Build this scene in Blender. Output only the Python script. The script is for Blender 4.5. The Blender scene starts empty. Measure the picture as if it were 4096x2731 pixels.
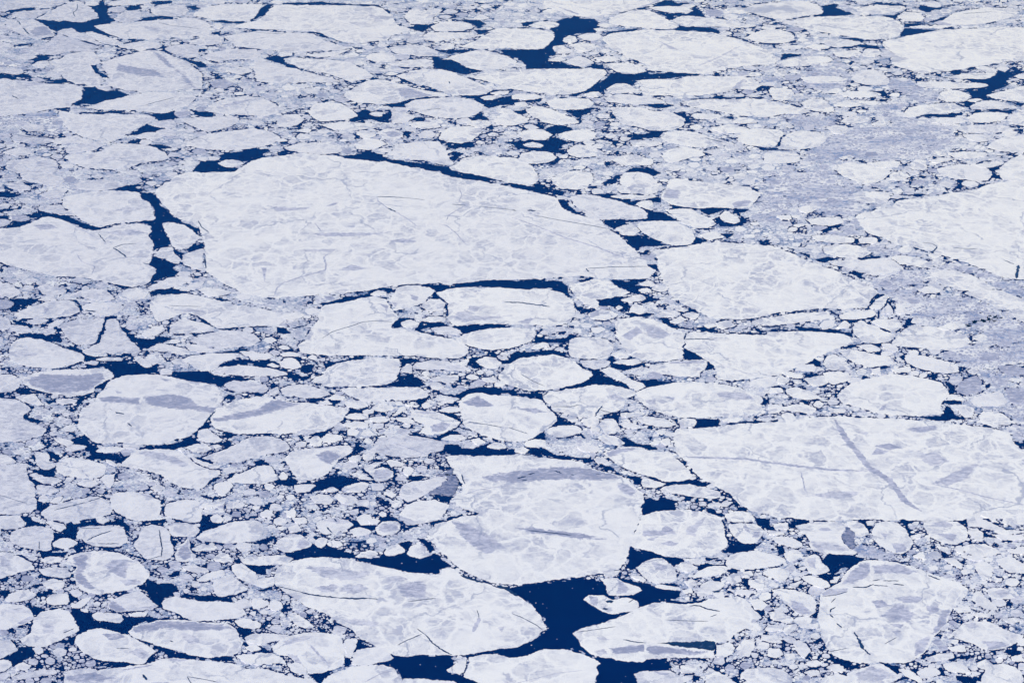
import bpy, math, random
import numpy as np
from mathutils import Vector, kdtree

# ---------------------------------------------------------------- camera, world, sun, exposure
scene = bpy.context.scene
HAZE = 8.0e-6
H = 10000.0                          # the aeroplane's height over the ice, metres
DEP = math.radians(29.0)             # camera depression
VF = math.radians(22.0)              # vertical field of view
UW, VH = 940.4, 627.2                # survey units across and down the frame
TV = math.tan(VF / 2); TH = TV * 1.5
cd = bpy.data.cameras.new('camera'); cam = bpy.data.objects.new('camera', cd)
scene.collection.objects.link(cam); scene.camera = cam
cam.location = (0, 0, H); cam.rotation_euler = (math.pi / 2 - DEP, 0, 0)
cd.sensor_width = 36.0; cd.sensor_fit = 'HORIZONTAL'; cd.lens = 18.0 / TH
cd.clip_start = 10.0; cd.clip_end = 600000.0

SUN_EL, SUN_AZ = math.radians(42), math.radians(215)      # azimuth clockwise from +Y (behind, a little left)
world = bpy.data.worlds.new('World'); scene.world = world; world.use_nodes = True
wn = world.node_tree.nodes; wl = world.node_tree.links
bg = wn['Background']; bg.inputs['Strength'].default_value = 0.11
sky = wn.new('ShaderNodeTexSky'); sky.sky_type = 'NISHITA'; sky.sun_disc = False
sky.sun_elevation = SUN_EL; sky.sun_rotation = SUN_AZ; sky.altitude = 0.0
wl.new(sky.outputs[0], bg.inputs['Color'])
ld = bpy.data.lights.new('sun', 'SUN'); ld.energy = 3.5; ld.angle = math.radians(0.5); ld.color = (0.985, 0.985, 1.0)
sun = bpy.data.objects.new('sun', ld); scene.collection.objects.link(sun)
sd = Vector((math.sin(SUN_AZ) * math.cos(SUN_EL), math.cos(SUN_AZ) * math.cos(SUN_EL), math.sin(SUN_EL)))
sun.rotation_euler = sd.to_track_quat('Z', 'Y').to_euler(); sun.location = sd * 5000
vs = scene.view_settings
scene.display_settings.display_device = 'sRGB'
vs.view_transform = 'Standard'; vs.look = 'None'; vs.gamma = 1.0; vs.use_curve_mapping = False
vs.exposure = -0.04
scene.cycles.volume_bounces = 0
scene.cycles.max_bounces = 4

random.seed(11); rng = np.random.default_rng(11)

# ---------------------------------------------------------------- the survey: where each floe lies
def to_world(u, v):
    """ground point seen at survey coordinate (u, v)"""
    x = (np.asarray(u) / UW - 0.5) * 2 * TH
    y = (0.5 - np.asarray(v) / VH) * 2 * TV
    t = H / (math.sin(DEP) - y * math.cos(DEP))
    return x * t, t * (math.cos(DEP) + y * math.sin(DEP))
# b: a stretched v in which the ground has no foreshortening
_v = np.linspace(-70, 720, 1600)
_dep = DEP - np.arctan((0.5 - _v / VH) * 2 * TV)
_b = np.concatenate([[0], np.cumsum(np.diff(_v) / np.sin((_dep[1:] + _dep[:-1]) / 2))])
_b -= np.interp(0, _v, _b)
def v2b(v): return np.interp(v, _v, _b)
def b2v(b): return np.interp(b, _b, _v)
def ab_world(P):
    P = np.asarray(P, float)
    X, Y = to_world(P[:, 0], b2v(P[:, 1])); return np.stack([X, Y], 1)

# ---------------------------------------------------------------- materials
def new_mat(name):
    m = bpy.data.materials.new(name); m.use_nodes = True
    nt = m.node_tree; p = nt.nodes['Principled BSDF']
    return m, nt, p
class NT:
    def __init__(s, nt): s.nt = nt
    def n(s, kind, **kw):
        nd = s.nt.nodes.new(kind)
        for k, v in kw.items():
            if k.startswith('i_'):
                nd.inputs[k[2:].replace('_', ' ')].default_value = v
            else: setattr(nd, k, v)
        return nd
    def l(s, a, b): s.nt.links.new(a, b)
    def math(s, op, a, b=None, clamp=False):
        nd = s.nt.nodes.new('ShaderNodeMath'); nd.operation = op; nd.use_clamp = clamp
        for i, x in enumerate((a, b)):
            if x is None: continue
            if isinstance(x, (int, float)): nd.inputs[i].default_value = x
            else: s.l(x, nd.inputs[i])
        return nd.outputs[0]
    def ramp(s, x, lo, hi, a=0.0, b=1.0):
        nd = s.nt.nodes.new('ShaderNodeMapRange'); nd.interpolation_type = 'SMOOTHSTEP'
        s.l(x, nd.inputs['Value'])
        for k, v in (('From Min', lo), ('From Max', hi), ('To Min', a), ('To Max', b)): nd.inputs[k].default_value = v
        return nd.outputs[0]
    def mix(s, f, a, b):
        nd = s.nt.nodes.new('ShaderNodeMix'); nd.data_type = 'RGBA'
        for sock, x in ((nd.inputs[0], f), (nd.inputs[6], a), (nd.inputs[7], b)):
            if isinstance(x, (int, float)): sock.default_value = x
            elif isinstance(x, tuple): sock.default_value = (*x, 1)
            else: s.l(x, sock)
        return nd.outputs[2]
    def pos(s, sx=1.0, sy=1.0, rot=0.0):
        g = s.nt.nodes.new('ShaderNodeNewGeometry'); m = s.nt.nodes.new('ShaderNodeMapping')
        m.inputs['Scale'].default_value = (sx, sy, 0.0); m.inputs['Rotation'].default_value = (0, 0, rot)
        s.l(g.outputs['Position'], m.inputs['Vector']); return m.outputs[0]
    def noise(s, vec, scale, detail=3.0, rough=0.5, dist=0.0):
        nd = s.nt.nodes.new('ShaderNodeTexNoise'); s.l(vec, nd.inputs['Vector'])
        nd.inputs['Scale'].default_value = scale; nd.inputs['Detail'].default_value = detail
        nd.inputs['Roughness'].default_value = rough; nd.inputs['Distortion'].default_value = dist
        return nd

WHITE = (0.845, 0.85, 0.895); PALE = (0.475, 0.495, 0.63); GREY = (0.29, 0.31, 0.46); DEEP = (0.12, 0.17, 0.33)
def ice_colour(k, tone, strength=1.0):
    """snow covered ice: pale bare patches between white ridges, plus a tone 0..1 of own grey and painted vignette"""
    P = k.pos()
    w = k.noise(P, 1 / 260.0, 4.0, 0.6)
    wv = k.nt.nodes.new('ShaderNodeVectorMath'); wv.operation = 'MULTIPLY_ADD'
    k.l(w.outputs['Color'], wv.inputs[0]); wv.inputs[1].default_value = (420, 420, 0); k.l(P, wv.inputs[2])
    n1 = k.ramp(k.noise(P, 1 / 700.0, 4.0, 0.6, 0.8).outputs['Fac'], 0.36, 0.64)
    def cells(size, lo, e0, e1):
        vo = k.nt.nodes.new('ShaderNodeTexVoronoi'); vo.feature = 'F1'; k.l(wv.outputs[0], vo.inputs['Vector'])
        ve = k.nt.nodes.new('ShaderNodeTexVoronoi'); ve.feature = 'DISTANCE_TO_EDGE'; k.l(wv.outputs[0], ve.inputs['Vector'])
        vo.inputs['Scale'].default_value = ve.inputs['Scale'].default_value = 1 / size
        sep = k.nt.nodes.new('ShaderNodeSeparateColor'); k.l(vo.outputs['Color'], sep.inputs[0])
        return k.ramp(sep.outputs[0], -0.4, 1.0, lo, 1.0), k.ramp(ve.outputs['Distance'], e0, e1)
    c1, v1 = cells(265.0, 0.0, 0.02, 0.12)
    c2, v2 = cells(98.0, 0.0, 0.03, 0.22)
    zone = k.math('ADD', k.math('MULTIPLY', n1, 0.84), 0.20)            # how bare the snow cover is here
    tex = k.math('MULTIPLY', k.math('MULTIPLY', c1, v1), k.math('ADD', k.math('MULTIPLY', k.math('MULTIPLY', c2, v2), 0.75), 0.35))
    n2 = k.ramp(k.noise(P, 1 / 75.0, 5.0, 0.7, 0.5).outputs['Fac'], 0.40, 0.66)
    n3 = k.ramp(k.noise(k.pos(0.8, 1.0), 1 / 18.0, 3.0, 0.75).outputs['Fac'], 0.42, 0.72)
    f = k.math('MULTIPLY', zone, k.math('ADD', k.math('MULTIPLY', tex, 1.0), k.math('MULTIPLY', k.math('MULTIPLY', n2, v1), 0.42)))
    f = k.math('ADD', f, k.math('MULTIPLY', n3, k.math('ADD', k.math('MULTIPLY', f, 0.55), 0.05)))
    # thin white pressure ridges wandering over the plate
    rg = k.noise(k.pos(0.75, 1.0, 0.4), 1 / 520.0, 3.0, 0.55, 1.2).outputs['Fac']
    rd = k.ramp(k.math('ABSOLUTE', k.math('SUBTRACT', rg, 0.5)), 0.004, 0.022)
    f = k.math('MULTIPLY', f, k.math('ADD', k.math('MULTIPLY', rd, 0.8), 0.2))
    st = k.ramp(k.noise(k.pos(0.25, 1.0, 0.12), 1 / 80.0, 4.0, 0.65).outputs['Fac'], 0.52, 0.72)
    f = k.math('ADD', f, k.math('MULTIPLY', st, 0.20), clamp=True)
    f = k.math('MULTIPLY', f, strength, clamp=True)
    snow = k.mix(k.math('MULTIPLY', tone, 2.2, clamp=True), WHITE, (0.60, 0.61, 0.76))    # lavender by tone, which carries the painted vignette
    base = k.mix(f, snow, PALE)
    # old healed fractures: faint grey hairlines, broken off here and there
    fv = k.nt.nodes.new('ShaderNodeTexVoronoi'); fv.feature = 'DISTANCE_TO_EDGE'; fv.inputs['Scale'].default_value = 1 / 1400.0
    k.l(wv.outputs[0], fv.inputs['Vector'])
    hair = k.math('SUBTRACT', 1.0, k.ramp(fv.outputs['Distance'], 0.004, 0.011))
    hair = k.math('MULTIPLY', hair, k.ramp(k.noise(P, 1 / 500.0, 3.0, 0.6).outputs['Fac'], 0.42, 0.58, 0.0, 0.75))
    base = k.mix(hair, base, (0.36, 0.39, 0.54))
    # grey, ribbed bare ice where tone is high
    rb2 = k.noise(k.pos(0.6, 1.0, 0.3), 1 / 85.0, 4.0, 0.7, 0.8).outputs['Fac']
    rib = k.noise(k.pos(0.45, 1.0, -0.2), 1 / 30.0, 5.0, 0.75, 0.6).outputs['Fac']
    t2 = k.math('ADD', tone, k.math('MULTIPLY', k.math('SUBTRACT', k.math('ADD', k.math('MULTIPLY', rib, 0.55), k.math('MULTIPLY', rb2, 0.45)), 0.5), 4.6))
    t3 = k.math('MULTIPLY', k.ramp(t2, 0.05, 1.0), k.ramp(tone, 0.10, 0.32))
    fl = k.math('MULTIPLY', k.ramp(t2, 1.15, 1.6), k.ramp(tone, 0.6, 0.8))
    return k.mix(fl, k.mix(t3, base, GREY), DEEP), f
def finish(k, p, col, rough=0.75, bump=None, bs=0.0):
    k.l(col, p.inputs['Base Color']); p.inputs['Roughness'].default_value = rough
    p.inputs['Specular IOR Level'].default_value = 0.25
    if bump is not None:
        bn = k.nt.nodes.new('ShaderNodeBump'); bn.inputs['Strength'].default_value = bs; bn.inputs['Distance'].default_value = 4.0
        k.l(bump, bn.inputs['Height']); k.l(bn.outputs[0], p.inputs['Normal'])
def attr(k, name, typ):
    a = k.nt.nodes.new('ShaderNodeAttribute'); a.attribute_type = typ; a.attribute_name = name
    return a.outputs['Fac']

m_ice, nt, p = new_mat('snow_covered_ice'); k = NT(nt)
col, f = ice_colour(k, attr(k, 'tone', 'OBJECT'))
# dark pin holes and chips near pressure lines
sp = k.noise(k.pos(0.7, 1), 1 / 17.0, 2.0, 0.6).outputs['Fac']
reg = k.ramp(k.noise(k.pos(), 1 / 420.0, 3.0, 0.6).outputs['Fac'], 0.50, 0.64)
col = k.mix(k.math('MULTIPLY', k.ramp(sp, 0.67, 0.74), k.math('MULTIPLY', reg, 0.8)), col, DEEP)
finish(k, p, col)

m_patch, nt, p = new_mat('bare_grey_ice'); k = NT(nt)      # blends into the snow at its ragged rim
fade = attr(k, 'fade', 'GEOMETRY'); own = attr(k, 'own', 'OBJECT')
rag = k.noise(k.pos(0.6, 1), 1 / 60.0, 6.0, 0.78, 0.6).outputs['Fac']
msk = k.ramp(k.math('ADD', fade, k.math('MULTIPLY', k.math('SUBTRACT', rag, 0.5), 2.6)), 0.34, 0.66)
tt = k.math('MAXIMUM', attr(k, 'tone', 'OBJECT'), k.math('MULTIPLY', msk, own))
col, f = ice_colour(k, tt)
finish(k, p, col)

m_river, nt, p = new_mat('refrozen_lead_ice'); k = NT(nt)
col, f = ice_colour(k, k.math('ADD', k.math('MULTIPLY', k.noise(k.pos(), 1 / 90.0, 4, .7).outputs['Fac'], 0.5), 0.28))
finish(k, p, col)

m_slush, nt, p = new_mat('thin_grey_slush'); k = NT(nt)
a1 = k.noise(k.pos(0.35, 1), 1 / 42.0, 6.0, 0.78, 0.7).outputs['Fac']
a2 = k.noise(k.pos(0.35, 1), 1 / 300.0, 4.0, 0.65, 0.9).outputs['Fac']
s = k.math('ADD', a1, k.math('MULTIPLY', k.math('SUBTRACT', a2, 0.5), 1.2))
c1 = k.mix(k.ramp(s, 0.28, 0.46), (0.20, 0.26, 0.47), (0.52, 0.54, 0.68))
c1 = k.mix(k.ramp(s, 0.46, 0.64), c1, (0.78, 0.79, 0.86))
finish(k, p, c1, 0.7)

m_matrix, nt, p = new_mat('fine_crushed_ice'); k = NT(nt)    # crumbs far below the size one can tell apart
a1 = k.noise(k.pos(0.7, 1), 1 / 22.0, 5.0, 0.8, 0.3).outputs['Fac']
a2 = k.noise(k.pos(0.6, 1), 1 / 240.0, 4.0, 0.6, 0.5).outputs['Fac']
s = k.math('ADD', a1, k.math('MULTIPLY', k.math('SUBTRACT', a2, 0.5), 0.7))
c1 = k.mix(k.ramp(s, 0.33, 0.46), (0.04, 0.10, 0.27), (0.38, 0.42, 0.58))
c1 = k.mix(k.ramp(s, 0.44, 0.62), c1, (0.77, 0.785, 0.86))
finish(k, p, c1, 0.75)

m_brown, nt, p = new_mat('dark_nilas'); k = NT(nt)
s = k.noise(k.pos(0.6, 1), 1 / 35.0, 6.0, 0.75, 0.5).outputs['Fac']
c1 = k.mix(k.ramp(s, 0.35, 0.65), (0.07, 0.10, 0.22), (0.34, 0.35, 0.50))
finish(k, p, c1, 0.5)

m_brash, nt, p = new_mat('broken_brash_ice'); k = NT(nt)
tone = attr(k, 'tone', 'GEOMETRY')
col, f = ice_colour(k, k.math('MAXIMUM', tone, 0.0), 0.9)
finish(k, p, col)

m_crack, nt, p = new_mat('crack_water'); k = NT(nt)
cn = k.noise(k.pos(), 1 / 40.0, 4, .7).outputs['Fac']
c1 = k.mix(k.ramp(cn, 0.55, 0.75), (0.004, 0.022, 0.085), (0.10, 0.15, 0.32))
finish(k, p, c1, 0.35)

m_water, nt, p = new_mat('sea_water'); k = NT(nt)
wn1 = k.noise(k.pos(0.5, 1), 1 / 900.0, 4.0, 0.6).outputs['Fac']
c1 = k.mix(wn1, (0.0002, 0.0035, 0.050), (0.0003, 0.0060, 0.080))
finish(k, p, c1, 0.30, k.noise(k.pos(), 1 / 14.0, 3.0, 0.6).outputs['Fac'], 0.12)
p.inputs['Specular IOR Level'].default_value = 0.06; p.inputs['IOR'].default_value = 1.15

# ---------------------------------------------------------------- helpers
def tag(o, label=None, cat=None, group=None, kind=None):
    if label: o['label'] = label
    if cat: o['category'] = cat
    if group: o['group'] = group
    if kind: o['kind'] = kind
    return o
def link(name, me, mat, parent=None):
    me.materials.append(mat)
    o = bpy.data.objects.new(name, me); scene.collection.objects.link(o)
    if parent: o.parent = parent
    return o
def area(P):
    x, y = P[:, 0], P[:, 1]; return 0.5 * np.sum(x * np.roll(y, -1) - np.roll(x, -1) * y)
def rough_outline(P, step=1.3, amp=0.125, soft=0.38, inset=0.0):
    """a traced outline becomes a broken ice edge: rounded between its points, then splintered"""
    P = np.asarray(P, float)
    if inset:
        nx = np.roll(P, -1, 0) - np.roll(P, 1, 0); nx /= np.linalg.norm(nx, axis=1)[:, None] + 1e-9
        s = 1 if area(P) > 0 else -1
        P = P + s * inset * np.stack([-nx[:, 1], nx[:, 0]], 1)
    for lev in range(7):
        A, B, C, D = np.roll(P, 1, 0), P, np.roll(P, -1, 0), np.roll(P, -2, 0)
        d = C - B; L = np.linalg.norm(d, axis=1)
        if L.max() < step: break
        lin = (B + C) / 2; cat = (-A + 9 * B + 9 * C - D) / 16
        s = soft if lev < 3 else 0.5
        M = lin * (1 - s) + cat * s
        off = M - lin; ol = np.linalg.norm(off, axis=1)
        off *= np.minimum(1, 0.16 * L / (ol + 1e-9))[:, None]; M = lin + off
        nrm = np.stack([-d[:, 1], d[:, 0]], 1) / (L[:, None] + 1e-9)
        M = M + nrm * (rng.normal(0, 1, len(L)) * np.minimum(L * amp, 1.1) * (0.45 if lev < 2 else 1.0))[:, None]
        keep = L >= step * 0.75
        out = []
        for i in range(len(P)):
            out.append(P[i])
            if keep[i]: out.append(M[i])
        P = np.array(out)
    return P
def slab_mesh(name, W, top, bottom, origin):
    """closed slab of ice: ngon top and a skirt"""
    n = len(W)
    if area(W) < 0: W = W[::-1]
    V = [(x - origin[0], y - origin[1], top - origin[2]) for x, y in W] + [(x - origin[0], y - origin[1], bottom - origin[2]) for x, y in W]
    F = [tuple(range(n))] + [(i, i + n, (i + 1) % n + n, (i + 1) % n) for i in range(n)]
    me = bpy.data.meshes.new(name); me.from_pydata(V, [], F); me.update(); return me
def ribbon(P, w, step=1.5, wob=0.22):
    """polyline in the unforeshortened plane -> tapered, slightly ragged outline"""
    P = np.asarray(P, float)
    pts = [P[0]]
    for i in range(len(P) - 1):
        n = max(1, int(np.linalg.norm(P[i + 1] - P[i]) / step))
        for j in range(1, n + 1): pts.append(P[i] + (P[i + 1] - P[i]) * j / n)
    Q = np.array(pts)
    if len(Q) > 4:
        Q[1:-1] = Q[1:-1] * 0.5 + (Q[:-2] + Q[2:]) * 0.25
    d = np.gradient(Q, axis=0); d /= np.linalg.norm(d, axis=1)[:, None] + 1e-9
    nr = np.stack([-d[:, 1], d[:, 0]], 1); n = len(Q)
    Q = Q + nr * rng.normal(0, wob * min(w, 1.5) , n)[:, None] * (np.arange(n) % (n - 1) > 0)[:, None]
    s = np.linspace(0, 1, n); tap = np.clip(np.minimum(s, 1 - s) * 6 + 0.25, 0, 1)
    hw = 0.5 * w * tap * (1 + rng.normal(0, 0.18, n))
    hw = np.maximum(hw, 0.12 * w)
    return np.concatenate([Q + nr * hw[:, None], (Q - nr * hw[:, None])[::-1]])

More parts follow.
